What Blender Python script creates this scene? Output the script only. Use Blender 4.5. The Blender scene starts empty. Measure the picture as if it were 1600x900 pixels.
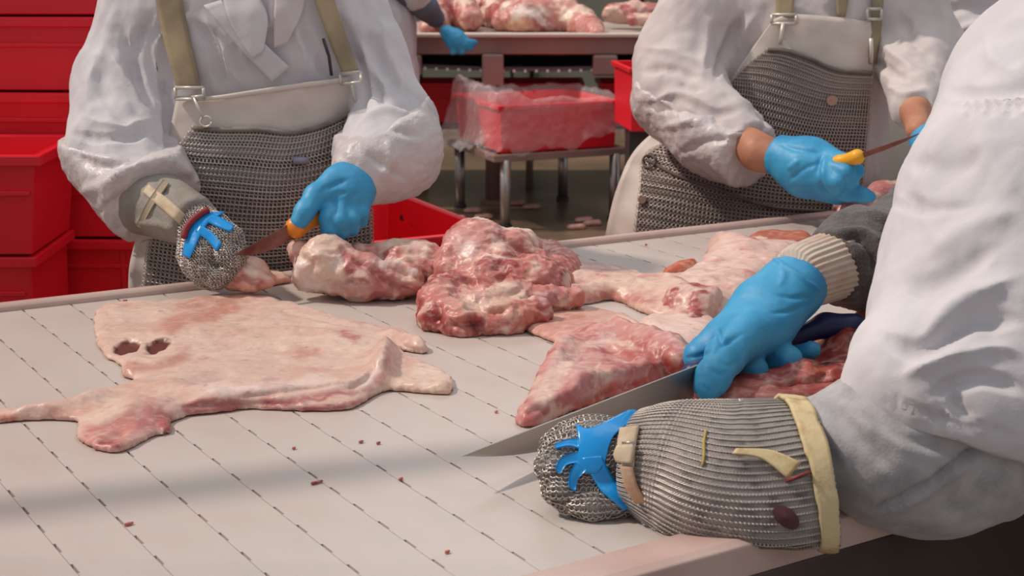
import bpy, bmesh, math, random
import numpy as np
from mathutils import Vector, Matrix
R = math.radians
C = bpy.context.scene.collection
# ---------------------------------------------------------------- camera
FPX, CAMZ, TH = 2500.0, 1.51, R(13.06)
cam_d = bpy.data.cameras.new('camera'); cam = bpy.data.objects.new('camera', cam_d); C.objects.link(cam)
cam.location = (0, 0, CAMZ); cam.rotation_euler = (R(90) - TH, 0, 0)
cam_d.sensor_width = 36; cam_d.lens = 36 * FPX / 1600
cam_d.clip_start = .05; cam_d.clip_end = 100
cam_d.dof.use_dof = True; cam_d.dof.focus_distance = 2.15; cam_d.dof.aperture_fstop = 13
bpy.context.scene.camera = cam
# ---------------------------------------------------------------- light
world = bpy.data.worlds.new('world'); bpy.context.scene.world = world; world.use_nodes = True
bg = world.node_tree.nodes['Background']; bg.inputs[0].default_value = (.93, .95, 1, 1); bg.inputs[1].default_value = .42
def sun_dir(v):
    return Vector(v).normalized().to_track_quat('Z', 'Y').to_euler()
sd = bpy.data.lights.new('sun', 'SUN'); so = bpy.data.objects.new('sun', sd); C.objects.link(so)
sd.energy = 2.6; sd.angle = R(3); sd.color = (1, .87, .76); so.rotation_euler = sun_dir((-.64, .06, .75)); so.location = (-3, 1, 5)
def area(name, loc, to, size, en, col=(1, 1, 1)):
    d = bpy.data.lights.new(name, 'AREA'); o = bpy.data.objects.new(name, d); C.objects.link(o)
    d.energy = en; d.size = size; d.color = col; o.location = loc
    o.rotation_euler = (Vector(loc) - Vector(to)).to_track_quat('Z', 'Y').to_euler()
area('ceiling_lamp', (.5, 2.5, 4.2), (.3, 2.3, .9), 2.2, 22, (1, .97, .93))
area('ceiling_lamp', (0, 8, 4.2), (0, 8.2, .9), 2.5, 50, (1, .97, .93))
vs = bpy.context.scene.view_settings
vs.view_transform = 'Standard'; vs.look = 'None'; vs.exposure = -0.1; vs.gamma = 1; vs.use_curve_mapping = False
# ---------------------------------------------------------------- pixel to world helpers (image taken as 1600x900)
Fv = np.array([0, math.cos(TH), -math.sin(TH)]); Uv = np.array([0, math.sin(TH), math.cos(TH)]); Rv = np.array([1., 0, 0]); CO = np.array([0, 0, CAMZ])
def ray(px, py): return Fv + (px - 800) / FPX * Rv - (py - 450) / FPX * Uv
def at(px, py, Y): d = ray(px, py); return CO + d * (Y / d[1])
def on(px, py, z=.9): d = ray(px, py); return CO + d * ((z - CAMZ) / d[2])
def proj(P):
    Q = np.asarray(P) - CO; w = Q @ Fv
    return np.stack([800 + FPX * (Q @ Rv) / w, 450 - FPX * (Q @ Uv) / w], -1)
def scl(Y): return FPX / (Y / math.cos(TH) * .99)          # about how many pixels a metre takes at depth Y
# ---------------------------------------------------------------- noise
_rng = np.random.RandomState(7); _perm = _rng.permutation(256); _perm = np.concatenate([_perm] * 3)
_g = _rng.normal(size=(256, 3)); _g /= np.linalg.norm(_g, axis=1)[:, None]
def perlin(P):
    P = np.asarray(P, float); i = np.floor(P).astype(int); f = P - i; i &= 255; u = f * f * f * (f * (f * 6 - 15) + 10)
    def g(a, b, c):
        h = _perm[_perm[_perm[i[:, 0] + a] + i[:, 1] + b] + i[:, 2] + c]
        return (_g[h] * (f - np.array([a, b, c]))).sum(1)
    l = lambda a, b, t: a + (b - a) * t
    x00 = l(g(0, 0, 0), g(1, 0, 0), u[:, 0]); x10 = l(g(0, 1, 0), g(1, 1, 0), u[:, 0])
    x01 = l(g(0, 0, 1), g(1, 0, 1), u[:, 0]); x11 = l(g(0, 1, 1), g(1, 1, 1), u[:, 0])
    return l(l(x00, x10, u[:, 1]), l(x01, x11, u[:, 1]), u[:, 2]) * 1.6
def fbm(P, s, o=3, seed=0):
    r = 0; a = 1
    for k in range(o): r = r + a * perlin(P * s * 2 ** k + 17.3 * seed + 5 * k + 50); a *= .5
    return r
def ridged(P, s, o=2, seed=0):
    r = 0; a = 1
    for k in range(o): r = r + a * (1 - 2 * np.abs(perlin(P * s * 2 ** k + 13.1 * seed + 7 * k + 50))); a *= .5
    return r
# ---------------------------------------------------------------- objects, tags
def tag(o, label=None, cat=None, group=None, kind=None):
    if label: o['label'] = label
    if cat: o['category'] = cat
    if group: o['group'] = group
    if kind: o['kind'] = kind
    return o
def empty(name, loc=(0, 0, 0), label=None, cat=None, group=None, kind=None, rz=0):
    o = bpy.data.objects.new(name, None); C.objects.link(o); o.location = loc; o.rotation_euler = (0, 0, rz); o.empty_display_size = .05
    return tag(o, label, cat, group, kind)
def mesh_obj(name, V, F, mat, parent=None, smooth=True, col=None, label=None, kind=None):
    V = np.asarray(V, float)
    me = bpy.data.meshes.new(name)
    if isinstance(F, np.ndarray):
        n, k = F.shape
        me.vertices.add(len(V)); me.vertices.foreach_set('co', V.ravel())
        me.loops.add(n * k); me.loops.foreach_set('vertex_index', F.ravel().astype(np.int32))
        me.polygons.add(n); me.polygons.foreach_set('loop_start', np.arange(0, n * k, k, dtype=np.int32))
        me.update(calc_edges=True); me.validate()
    else:
        me.from_pydata(V.tolist(), [], F); me.update()
    if smooth: me.polygons.foreach_set('use_smooth', [True] * len(me.polygons))
    if col is not None:
        a = me.color_attributes.new('Col', 'FLOAT_COLOR', 'POINT')
        a.data.foreach_set('color', np.concatenate([col, np.ones((len(col), 1))], 1).astype(np.float32).ravel())
    me.materials.append(mat)
    o = bpy.data.objects.new(name, me); C.objects.link(o)
    if parent is not None:
        o.parent = parent; o.matrix_parent_inverse = local_inv(parent)
    if label: o['label'] = label
    if kind: o['kind'] = kind
    return o
def local_inv(p):
    m = Matrix.Identity(4); chain = []
    while p is not None: chain.append(p); p = p.parent
    for q in reversed(chain):
        m = m @ (q.matrix_parent_inverse if q.parent else Matrix.Identity(4)) @ (Matrix.Translation(q.location) @ q.rotation_euler.to_matrix().to_4x4())
    return m.inverted()
class MB:
    """collects simple solids in world coordinates"""
    def __init__(s): s.v = []; s.f = []
    def add(s, V, F):
        n = len(s.v); s.v += [tuple(map(float, v)) for v in V]; s.f += [[i + n for i in f] for f in F]; return s
    def box(s, c, d, rz=0, top=(1, 1), M=None):
        V = []
        for z in (-1, 1):
            for x, y in ((-1, -1), (1, -1), (1, 1), (-1, 1)):
                k = top if z > 0 else (1, 1)
                V.append([x * d[0] / 2 * k[0], y * d[1] / 2 * k[1], z * d[2] / 2])
        V = np.array(V)
        if M is not None: V = V @ np.array(M).T
        ca, sa = math.cos(rz), math.sin(rz); V = V @ np.array([[ca, sa, 0], [-sa, ca, 0], [0, 0, 1]]) + np.array(c)
        return s.add(V, [[0, 3, 2, 1], [4, 5, 6, 7], [0, 1, 5, 4], [1, 2, 6, 5], [2, 3, 7, 6], [3, 0, 4, 7]])
    def tube(s, pts, r, n=10, cap=True, flat=None):
        V, F = sweep(pts, r, n, flat=flat); base = len(V) // n
        F = [list(map(int, f)) for f in F]
        if cap: F.append(list(range(n))[::-1]); F.append(list(range((base - 1) * n, base * n)))
        return s.add(V, F)
    def build(s, name, mat, parent=None, bevel=0, smooth=False, **k):
        o = mesh_obj(name, s.v, s.f, mat, parent, smooth=smooth, **k)
        if bevel:
            b = o.modifiers.new('bevel', 'BEVEL'); b.width = bevel; b.segments = 2; b.limit_method = 'ANGLE'; b.angle_limit = R(40)
        return o
def unit(v): v = np.asarray(v, float); return v / (np.linalg.norm(v) + 1e-12)
def sweep(pts, r, n=10, flat=None, up=None):
    P = np.array(pts, float); m = len(P); r = np.ones(m) * r if np.isscalar(r) else np.array(r, float)
    T = np.gradient(P, axis=0); T /= np.linalg.norm(T, axis=1)[:, None]
    a = np.array([0, 0, 1.]) if up is None else np.array(up, float)
    if abs(T[0] @ a) > .95 and up is None: a = np.array([1., 0, 0])
    V = []
    for k in range(m):
        a = unit(a - T[k] * (a @ T[k])); b = np.cross(T[k], a)
        fl = 1 if flat is None else flat
        for j in range(n):
            t = 2 * math.pi * j / n; V.append(P[k] + r[k] * (math.cos(t) * b + math.sin(t) * a * fl))
    F = [[k * n + j, k * n + (j + 1) % n, (k + 1) * n + (j + 1) % n, (k + 1) * n + j] for k in range(m - 1) for j in range(n)]
    return np.array(V), F
def smooth_line(pts, n=24):
    P = np.array(pts, float)
    if len(P) == 2: t = np.linspace(0, 1, n)[:, None]; return P[0] * (1 - t) + P[1] * t
    Q = np.concatenate([[2 * P[0] - P[1]], P, [2 * P[-1] - P[-2]]]); L = np.linalg.norm(np.diff(P, axis=0), axis=1); c = np.concatenate([[0], np.cumsum(L)]); c /= c[-1]
    out = []
    for t in np.linspace(0, 1, n):
        i = min(np.searchsorted(c, t, side='right') - 1, len(P) - 2); u = (t - c[i]) / (c[i + 1] - c[i])
        a, b, d, e = Q[i:i + 4]
        out.append(.5 * ((2 * b) + (d - a) * u + (2 * a - 5 * b + 4 * d - e) * u * u + (3 * b - a - 3 * d + e) * u ** 3))
    return np.array(out)
# ---------------------------------------------------------------- signed distance shapes -> one continuous surface
class Shape:
    def __init__(s, k=.02): s.p = []; s.cuts = []; s.k = k
    def cap(s, a, b, ra, rb=None, k=None, sc=None):
        s.p.append(('c', np.array(a, float), np.array(b, float), ra, ra if rb is None else rb, s.k if k is None else k, sc)); return s
    def chain(s, pts, k=None, Y=None, sc=None):
        """pts: (px,py,Y,r) joints of a limb or finger"""
        J = [(at(p[0], p[1], p[2]), p[3]) for p in pts]
        for (a, ra), (b, rb) in zip(J, J[1:]): s.cap(a, b, ra, rb, k, sc)
        return s
    def ell(s, c, r, rot=None, k=None):
        s.p.append(('e', np.array(c, float), np.array(r, float), np.eye(3) if rot is None else np.array(rot, float), 0, s.k if k is None else k, None)); return s
    def cut(s, p, n, r=None): s.cuts.append((np.array(p, float), unit(n), r)); return s
    def copy(s, grow=0):
        t = Shape(s.k); t.p = list(s.p); t.cuts = list(s.cuts); t.grow = grow; return t
    grow = 0
    def __call__(s, P):
        D = None
        for q in s.p:
            if q[0] == 'c':
                _, a, b, ra, rb, k, sc = q
                A, B, X = a, b, P
                m = 1
                if sc is not None: S = np.array(sc); A = a / S; B = b / S; X = P / S; m = S.min()
                ab = B - A; t = np.clip((X - A) @ ab / max(ab @ ab, 1e-9), 0, 1)
                d = (np.linalg.norm(X - A - t[:, None] * ab, axis=1) - (ra + t * (rb - ra))) * (m if sc is not None else 1)
            else:
                _, c, r, rot, _, k, _ = q
                X = (P - c) @ rot; k0 = np.linalg.norm(X / r, axis=1); k1 = np.linalg.norm(X / r ** 2, axis=1); d = k0 * (k0 - 1) / np.maximum(k1, 1e-6)
                d = np.where(k0 < .05, -r.min(), d)
            if D is None: D = d
            elif k > 0:
                h = np.maximum(k - np.abs(D - d), 0) / k; D = np.minimum(D, d) - h * h * k * .25
            else: D = np.minimum(D, d)
        D = D - s.grow
        for p, n, r in s.cuts:
            e = (P - p) @ n
            if r is not None: e = np.where(((P - p) ** 2).sum(1) < r * r, e, -9)
            D = np.maximum(D, e)
        return D
    def bounds(s):
        lo = np.full(3, 1e9); hi = -lo
        for q in s.p:
            if q[0] == 'c':
                S = np.array(q[6]) if q[6] is not None else np.ones(3)
                for c, r in ((q[1], q[3]), (q[2], q[4])): lo = np.minimum(lo, c - r * S); hi = np.maximum(hi, c + r * S)
            else: m = q[2].max(); lo = np.minimum(lo, q[1] - m); hi = np.maximum(hi, q[1] + m)
        e = s.grow + s.k * .3
        return lo - e, hi + e
def surface(fn, h, lo=None, hi=None, sm=1):
    if lo is None: lo, hi = fn.bounds()
    lo = np.array(lo) - 2.5 * h; hi = np.array(hi) + 2.5 * h
    B = 4; n = (np.ceil((hi - lo) / (h * B)).astype(int)) * B
    cn = n // B
    cg = np.stack(np.meshgrid(*[lo[i] + (np.arange(cn[i]) + .5) * B * h for i in range(3)], indexing='ij'), -1).reshape(-1, 3)
    cd = fn(cg).reshape(cn)
    G = np.repeat(np.repeat(np.repeat(cd, B, 0), B, 1), B, 2)
    near = np.abs(cd) < B * h * 1.6
    mask = np.repeat(np.repeat(np.repeat(near, B, 0), B, 1), B, 2)
    idx = np.argwhere(mask)
    G[mask] = fn(lo + (idx + .5) * h)
    s = G < 0
    n = np.array(G.shape)
    c = [(i, j, k) for i in (0, 1) for j in (0, 1) for k in (0, 1)]
    sl = lambda A, i, j, k: A[i:n[0] - 1 + i, j:n[1] - 1 + j, k:n[2] - 1 + k]
    cnt = sum(sl(s, *q).astype(np.int8) for q in c); act = (cnt > 0) & (cnt < 8)
    ai = np.argwhere(act); ids = -np.ones(act.shape, int); ids[act] = np.arange(len(ai))
    acc = np.zeros((len(ai), 3)); w = np.zeros(len(ai))
    vals = {q: sl(G, *q)[act] for q in c}
    for q in c:
        for ax in range(3):
            if q[ax] == 0:
                q2 = list(q); q2[ax] = 1; q2 = tuple(q2)
                a, b = vals[q], vals[q2]; m = (a < 0) != (b < 0)
                t = np.where(m, a / np.where(m, a - b, 1), 0)
                pt = np.tile(np.array(q, float), (len(ai), 1)); pt[:, ax] += t
                acc[m] += pt[m]; w[m] += 1
    V = lo + (ai + .5 + acc / w[:, None]) * h
    Fs = []
    for ax in range(3):
        u, v = [(1, 2), (2, 0), (0, 1)][ax]
        S0 = np.take(s, np.arange(n[ax] - 1), axis=ax); S1 = np.take(s, np.arange(1, n[ax]), axis=ax)
        E = np.argwhere(S0 != S1); E = E[(E[:, u] > 0) & (E[:, v] > 0) & (E[:, u] < n[u] - 1) & (E[:, v] < n[v] - 1)]
        fl = s[tuple(E.T)]
        def g(du, dv):
            Q = E.copy(); Q[:, u] -= du; Q[:, v] -= dv; return ids[tuple(Q.T)]
        q = np.stack([g(1, 1), g(0, 1), g(0, 0), g(1, 0)], 1)
        q[~fl] = q[~fl][:, ::-1]; Fs.append(q)
    F = np.concatenate(Fs)
    V = relax(V, F, sm)
    return V, F
def relax(V, F, it, w=.5):
    e = np.concatenate([F[:, [0, 1]], F[:, [1, 2]], F[:, [2, 3]], F[:, [3, 0]]]); e = np.concatenate([e, e[:, ::-1]])
    deg = np.bincount(e[:, 0], minlength=len(V)).astype(float)
    for _ in range(it):
        S = np.stack([np.bincount(e[:, 0], weights=V[e[:, 1], a], minlength=len(V)) for a in range(3)], 1)
        V = V * (1 - w) + w * S / np.maximum(deg, 1)[:, None]
    return V
def normals(V, F):
    a = np.cross(V[F[:, 2]] - V[F[:, 0]], V[F[:, 3 if F.shape[1] > 3 else 1]] - V[F[:, 1]]) if F.shape[1] > 3 else np.cross(V[F[:, 1]] - V[F[:, 0]], V[F[:, 2]] - V[F[:, 0]])
    N = np.stack([sum(np.bincount(F[:, j], weights=a[:, i], minlength=len(V)) for j in range(F.shape[1])) for i in range(3)], 1)
    return N / (np.linalg.norm(N, axis=1)[:, None] + 1e-12)
def seg_dist(P, L):
    """distance of 2-D points to a polyline, and the place along it"""
    D = np.full(len(P), 1e9); T = np.zeros(len(P)); L = np.array(L, float); n = len(L) - 1
    for i in range(n):
        a, b = L[i], L[i + 1]; ab = b - a; t = np.clip((P - a) @ ab / max(ab @ ab, 1e-9), 0, 1)
        d = np.linalg.norm(P - a - t[:, None] * ab, axis=1); m = d < D; D[m] = d[m]; T[m] = (i + t[m]) / n
    return D, T
def folds(V, F, strokes, noise=()):
    """cloth creases: strokes are (polyline, width, height), each a crease at its own place on the surface"""
    N = normals(V, F); d = np.zeros(len(V)); front = ((V - CO) * N).sum(1) < 0
    X = proj(V)
    for L, w, a in strokes:
        L = smooth_line(L, 14) if len(L) > 2 else np.array(L, float)
        D, T = seg_dist(X, L); taper = np.clip(np.minimum(T, 1 - T) * 5, 0.15, 1)
        d += front * a * np.exp(-(D / (w * (.4 + .6 * taper))) ** 2) * taper
    for (sc, s, a, kind, seed) in noise:
        q = V * np.array(sc)
        d += a * (ridged(q, s, 2, seed) if kind == 'r' else fbm(q, s, 3, seed))
    return V + N * d[:, None]
def wrap(fn, axis, ns, na, a0=0, a1=360, rmax=.2, off=0, up=(0, 0, 1)):
    """grid of points on a shape, shot outward from an axis line"""
    P = smooth_line(axis, ns); T = np.gradient(P, axis=0); T /= np.linalg.norm(T, axis=1)[:, None]
    A = np.array(up, float) - T * (T @ np.array(up, float))[:, None]; A /= np.linalg.norm(A, axis=1)[:, None]; B = np.cross(T, A)
    th = np.radians(np.linspace(a0, a1, na)); D = (np.cos(th)[None, :, None] * A[:, None] + np.sin(th)[None, :, None] * B[:, None]).reshape(-1, 3)
    O = np.repeat(P, na, 0); lo = np.zeros(len(O)); hi = np.full(len(O), rmax)
    for _ in range(18):
        m = (lo + hi) / 2; ins = fn(O + D * m[:, None]) < 0; lo = np.where(ins, m, lo); hi = np.where(ins, hi, m)
    return (O + D * (lo + off)[:, None]).reshape(ns, na, 3)
def coons(top, bot, left, right, nu, nv):
    t = smooth_line(top, nu); b = smooth_line(bot, nu); l = smooth_line(left, nv); r = smooth_line(right, nv)
    u = np.linspace(0, 1, nu)[None, :, None]; v = np.linspace(0, 1, nv)[:, None, None]
    return (1 - v) * t[None] + v * b[None] + (1 - u) * l[:, None] + u * r[:, None] - ((1 - u) * (1 - v) * t[0] + u * (1 - v) * t[-1] + (1 - u) * v * b[0] + u * v * b[-1])
def drape(fn, G, off, near=1.0, far=5.0, sm=2):
    """lay a patch onto a shape; the patch becomes real cloth hugging the body at its depth"""
    nv, nu = G.shape[:2]; g = G.reshape(-1, 2)
    D = Fv + ((g[:, :1] - 800) / FPX) * Rv - ((g[:, 1:] - 450) / FPX) * Uv; D /= np.linalg.norm(D, axis=1)[:, None]
    t = np.full(len(g), near); best = np.full(len(g), 1e9); bt = t.copy()
    for _ in range(60):
        d = fn(CO + D * t[:, None]) - off
        m = d < best; best[m] = d[m]; bt[m] = t[m]
        t = t + np.where(d > 1e-4, np.clip(d, 5e-4, .3) * .9, d); t = np.minimum(t, far)
    Pm = CO + D * t[:, None]; ep = 2e-3; f0 = fn(Pm); G_ = np.stack([fn(Pm + ep * np.eye(3)[a]) - f0 for a in range(3)], 1) / ep
    ok = (best < 3e-3) & ((D * G_).sum(1) < -.42)
    hit = ok.reshape(nv, nu); bt = np.where(best < 3e-3, t, bt).reshape(nv, nu)
    if hit.any():                                   # cloth past the silhouette hangs at the depth of its neighbours
        for _ in range(nv + nu):
            if hit.all(): break
            w = np.pad(hit.astype(float), 1); b_ = np.pad(bt * hit, 1)
            W_ = w[:-2, 1:-1] + w[2:, 1:-1] + w[1:-1, :-2] + w[1:-1, 2:]; S_ = b_[:-2, 1:-1] + b_[2:, 1:-1] + b_[1:-1, :-2] + b_[1:-1, 2:]
            m = (~hit) & (W_ > 0); bt[m] = S_[m] / W_[m] + .005; hit = hit | m
    for _ in range(sm):
        p = np.pad(bt, 1, mode='edge'); bt = .5 * bt + .125 * (p[:-2, 1:-1] + p[2:, 1:-1] + p[1:-1, :-2] + p[1:-1, 2:])
    return (CO + D * bt.reshape(-1)[:, None]).reshape(nv, nu, 3)
def grid_faces(nv, nu, off=0, flip=False):
    i = np.arange(nv * nu).reshape(nv, nu) + off
    F = np.stack([i[:-1, :-1], i[1:, :-1], i[1:, 1:], i[:-1, 1:]], -1).reshape(-1, 4)
    return F[:, ::-1] if flip else F
def sheet(name, S, mat, parent=None, t=.003, col=None, **k):
    """closed thin solid from a grid of points"""
    nv, nu = S.shape[:2]; V = S.reshape(-1, 3); F = grid_faces(nv, nu); N = normals(V, F)
    if ((V - CO) * N).sum() > 0: F = F[:, ::-1]; N = -N
    W = V - N * t; n = nv * nu
    i = np.arange(n).reshape(nv, nu)
    loop = np.concatenate([i[0, :], i[1:, -1], i[-1, -2::-1], i[-2:0:-1, 0]])
    nx = np.roll(loop, -1); S4 = np.stack([loop, nx, nx + n, loop + n], 1)
    return mesh_obj(name, np.concatenate([V, W]), np.concatenate([F, F[:, ::-1] + n, S4]), mat, parent, col=None if col is None else np.concatenate([col, col]), **k)
def rings(name, S, r, tr, mat, parent=None, label=None, seg=7, sec=3, tilt=.6):
    """interlinked wire rings of chain mail laid out on a grid of points"""
    nv, nu = S.shape[:2]; F = grid_faces(nv, nu); V = S.reshape(-1, 3); N = normals(V, F)
    if ((V - CO) * N).sum() > 0: N = -N
    T = np.gradient(S, axis=1).reshape(-1, 3); T /= np.linalg.norm(T, axis=1)[:, None] + 1e-9
    T = T - N * (T * N).sum(1)[:, None]; T /= np.linalg.norm(T, axis=1)[:, None] + 1e-9; B = np.cross(N, T)
    sgn = np.where((np.arange(nv)[:, None] + 0 * np.arange(nu)[None]) % 2 == 0, 1., -1.).reshape(-1, 1)
    X = T; Yv = B * math.cos(tilt) + N * math.sin(tilt) * sgn; Z = np.cross(X, Yv)
    a = np.arange(seg) * 2 * math.pi / seg; b = np.arange(sec) * 2 * math.pi / sec
    rad = r + tr * np.cos(b)[None, :]; zz = np.broadcast_to(tr * np.sin(b)[None, :], (seg, sec))
    lx = (rad * np.cos(a)[:, None]).ravel(); ly = (rad * np.sin(a)[:, None]).ravel(); lz = zz.ravel()
    P = V[:, None] + X[:, None] * lx[None, :, None] + Yv[:, None] * ly[None, :, None] + Z[:, None] * lz[None, :, None]
    i = np.arange(seg)[:, None]; j = np.arange(sec)[None, :]
    q = np.stack([i * sec + j, ((i + 1) % seg) * sec + j, ((i + 1) % seg) * sec + (j + 1) % sec, i * sec + (j + 1) % sec], -1).reshape(-1, 4)
    FF = (q[None] + (np.arange(len(V)) * seg * sec)[:, None, None]).reshape(-1, 4)
    return mesh_obj(name, P.reshape(-1, 3), FF, mat, parent, label=label, kind='stuff')
def rings_on(name, fn, h, r, tr, mat, parent, along, tilt=.6, **k):
    """rings spread evenly over a whole rounded shape"""
    V, F = surface(fn, h, sm=1); N = normals(V, F); n = len(V)
    T = np.array(along, float) - N * (N @ np.array(along, float))[:, None]; T /= np.linalg.norm(T, axis=1)[:, None] + 1e-9
    B = np.cross(N, T); s = np.where(np.floor(((V @ unit(np.cross(along, (0.1, .4, 1)))) / h)).astype(int) % 2 == 0, 1., -1.)[:, None]
    Yv = B * math.cos(tilt) + N * math.sin(tilt) * s; Z = np.cross(T, Yv); seg, sec = 7, 3
    a = np.arange(seg) * 2 * math.pi / seg; b = np.arange(sec) * 2 * math.pi / sec
    rad = r + tr * np.cos(b)[None, :]; lx = (rad * np.cos(a)[:, None]).ravel(); ly = (rad * np.sin(a)[:, None]).ravel(); lz = np.broadcast_to(tr * np.sin(b)[None, :], (seg, sec)).ravel()
    P = (V + N * .001)[:, None] + T[:, None] * lx[None, :, None] + Yv[:, None] * ly[None, :, None] + Z[:, None] * lz[None, :, None]
    i = np.arange(seg)[:, None]; j = np.arange(sec)[None, :]
    q = np.stack([i * sec + j, ((i + 1) % seg) * sec + j, ((i + 1) % seg) * sec + (j + 1) % sec, i * sec + (j + 1) % sec], -1).reshape(-1, 4)
    return mesh_obj(name, P.reshape(-1, 3), (q[None] + (np.arange(n) * seg * sec)[:, None, None]).reshape(-1, 4), mat, parent, kind='stuff', **k)
# ---------------------------------------------------------------- materials
def M(name, col, rough=.6, metal=0, noise=None, bump=None, sss=0, attr=False, coat=0, spec=None, trans=0, alpha=1, stretch=(1, 1, 1), sheen=0, spots=None):
    m = bpy.data.materials.new(name); m.use_nodes = True; nt = m.node_tree; b = nt.nodes['Principled BSDF']; L = nt.links
    b.inputs['Base Color'].default_value = (*col, 1); b.inputs['Roughness'].default_value = rough; b.inputs['Metallic'].default_value = metal
    b.inputs['Coat Weight'].default_value = coat; b.inputs['Coat Roughness'].default_value = .25
    if sheen: b.inputs['Sheen Weight'].default_value = sheen
    if spec is not None: b.inputs['Specular IOR Level'].default_value = spec
    if sss: b.inputs['Subsurface Weight'].default_value = sss; b.inputs['Subsurface Radius'].default_value = (.02, .008, .005); b.inputs['Subsurface Scale'].default_value = 1
    if trans: b.inputs['Transmission Weight'].default_value = trans
    b.inputs['Alpha'].default_value = alpha
    tc = nt.nodes.new('ShaderNodeTexCoord'); mp = nt.nodes.new('ShaderNodeMapping'); mp.inputs['Scale'].default_value = stretch
    L.new(tc.outputs['Object'], mp.inputs[0])
    src = None
    if attr: a = nt.nodes.new('ShaderNodeAttribute'); a.attribute_name = 'Col'; src = a.outputs['Color']
    def noise_node(sc, det=5):
        n = nt.nodes.new('ShaderNodeTexNoise'); n.inputs['Scale'].default_value = sc; n.inputs['Detail'].default_value = det; L.new(mp.outputs[0], n.inputs['Vector']); return n
    def mixc(fac, a, bcol, mode='MIX'):
        x = nt.nodes.new('ShaderNodeMix'); x.data_type = 'RGBA'; x.blend_type = mode
        if isinstance(fac, float): x.inputs[0].default_value = fac
        else: L.new(fac, x.inputs[0])
        if isinstance(a, tuple): x.inputs[6].default_value = (*a, 1)
        else: L.new(a, x.inputs[6])
        if isinstance(bcol, tuple): x.inputs[7].default_value = (*bcol, 1)
        else: L.new(bcol, x.inputs[7])
        return x.outputs[2]
    for (sc, c2, lo, hi) in (noise or []):
        n = noise_node(sc); r = nt.nodes.new('ShaderNodeMapRange'); r.inputs[1].default_value = lo; r.inputs[2].default_value = hi
        L.new(n.outputs[0], r.inputs[0]); src = mixc(r.outputs[0], src if src is not None else tuple(col), tuple(c2))
    if src is not None: L.new(src, b.inputs['Base Color'])
    if bump:
        h = None
        for sc, st in bump:
            n = noise_node(sc, 6); bp = nt.nodes.new('ShaderNodeBump'); bp.inputs['Strength'].default_value = st; bp.inputs['Distance'].default_value = .35 / sc if sc > 3 else .1
            L.new(n.outputs[0], bp.inputs['Height'])
            if h is not None: L.new(h, bp.inputs['Normal'])
            h = bp.outputs[0]
        L.new(h, b.inputs['Normal'])
    return m
coat_white = M('coat_cotton', (.66, .63, .66), .85, noise=[(6, (.56, .53, .55), .45, .75)], bump=[(60, .15), (500, .2)], sheen=.2)
coat_warm = M('coat_cotton_worn', (.63, .57, .56), .85, noise=[(6, (.52, .46, .46), .45, .75)], bump=[(60, .15), (500, .2)], sheen=.2)
oversleeve = M('plastic_coated_sleeve', (.66, .61, .61), .38, noise=[(9, (.55, .5, .5), .4, .7)], bump=[(35, .55), (90, .3)])
apron_m = M('rubber_apron', (.70, .62, .56), .5, noise=[(5, (.60, .52, .46), .45, .7)], bump=[(30, .1)])
strap_m = M('webbing', (.42, .34, .21), .85, noise=[(12, (.26, .21, .14), .4, .7)], bump=[(400, .4)])
strap_light = M('pale_webbing', (.62, .50, .36), .7, noise=[(40, (.45, .33, .2), .45, .7)], bump=[(300, .4)])
mail_m = M('steel_ring', (.58, .53, .49), .36, metal=.8)
mail_back = M('mail_backing', (.17, .14, .125), .8, noise=[(30, (.11, .09, .08), .4, .7)])
mail_back2 = M('pale_mail_backing', (.24, .205, .18), .8, noise=[(30, (.15, .12, .1), .4, .7)])
glove_m = M('blue_nitrile', (.045, .35, .63), .5, noise=[(14, (.022, .23, .49), .45, .7)], bump=[(60, .15)], coat=.0)
silicone_m = M('blue_silicone', (.0, .30, .78), .28, coat=.3, bump=[(30, .15)])
skin_m = M('skin', (.52, .25, .15), .55, sss=.2, noise=[(20, (.42, .17, .1), .4, .7)], bump=[(150, .2)])
grey_m = M('grey_sweatshirt', (.46, .44, .45), .95, noise=[(40, (.34, .33, .34), .4, .65), (300, (.45, .44, .45), .55, .75)], bump=[(300, .5)], sheen=.3)
dark_grey_m = M('dark_grey_fleece', (.105, .095, .09), .95, noise=[(30, (.05, .045, .042), .4, .7), (350, (.22, .2, .19), .55, .8)], bump=[(90, .6), (300, .5)], sheen=.3)
knit_m = M('cream_knit', (.58, .5, .42), .95, noise=[(25, (.55, .36, .3), .5, .75)], bump=[(300, .5)])
steel_m = M('brushed_steel', (.46, .42, .39), .34, metal=.85, noise=[(8, (.38, .34, .31), .4, .7)], bump=[(200, .05)])
steel_bg = M('table_steel', (.36, .23, .2), .45, metal=.3, noise=[(4, (.28, .18, .16), .4, .7)])
steel_dark = M('dark_steel', (.05, .045, .045), .5, metal=.3)  # near-black steel tone shared by plates, conduits and small fittings
red_m = M('red_crate_plastic', (.84, .012, .03), .38, noise=[(5, (.74, .01, .022), .4, .7)], bump=[(80, .08)])
belt_m = M('belt_plastic', (.575, .515, .48), .42, noise=[(1.3, (.56, .44, .40), .48, .66), (3.2, (.53, .42, .38), .45, .72), (22, (.53, .49, .46), .5, .8), (1.6, (.50, .44, .41), .5, .75)], bump=[(30, .05), (400, .05)])
rail_m = M('rail_plastic', (.62, .46, .41), .45, noise=[(7, (.52, .35, .31), .45, .7)], bump=[(40, .1)])
slot_m = M('belt_underlayer', (.12, .085, .08), .7)
meat_m = M('raw_pork', (1, 1, 1), .42, attr=True, sss=.12, bump=[(55, .35), (160, .25)], coat=.12)
dark_reflection_steel = M('dark_reflection_steel', (.24, .11, .09), .35, metal=.5, noise=[(30, (.14, .04, .035), .4, .7)])  # dark reddish reflection on the blades, put into their base colour
handle_orange = M('orange_handle', (.75, .24, .015), .4)
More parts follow.
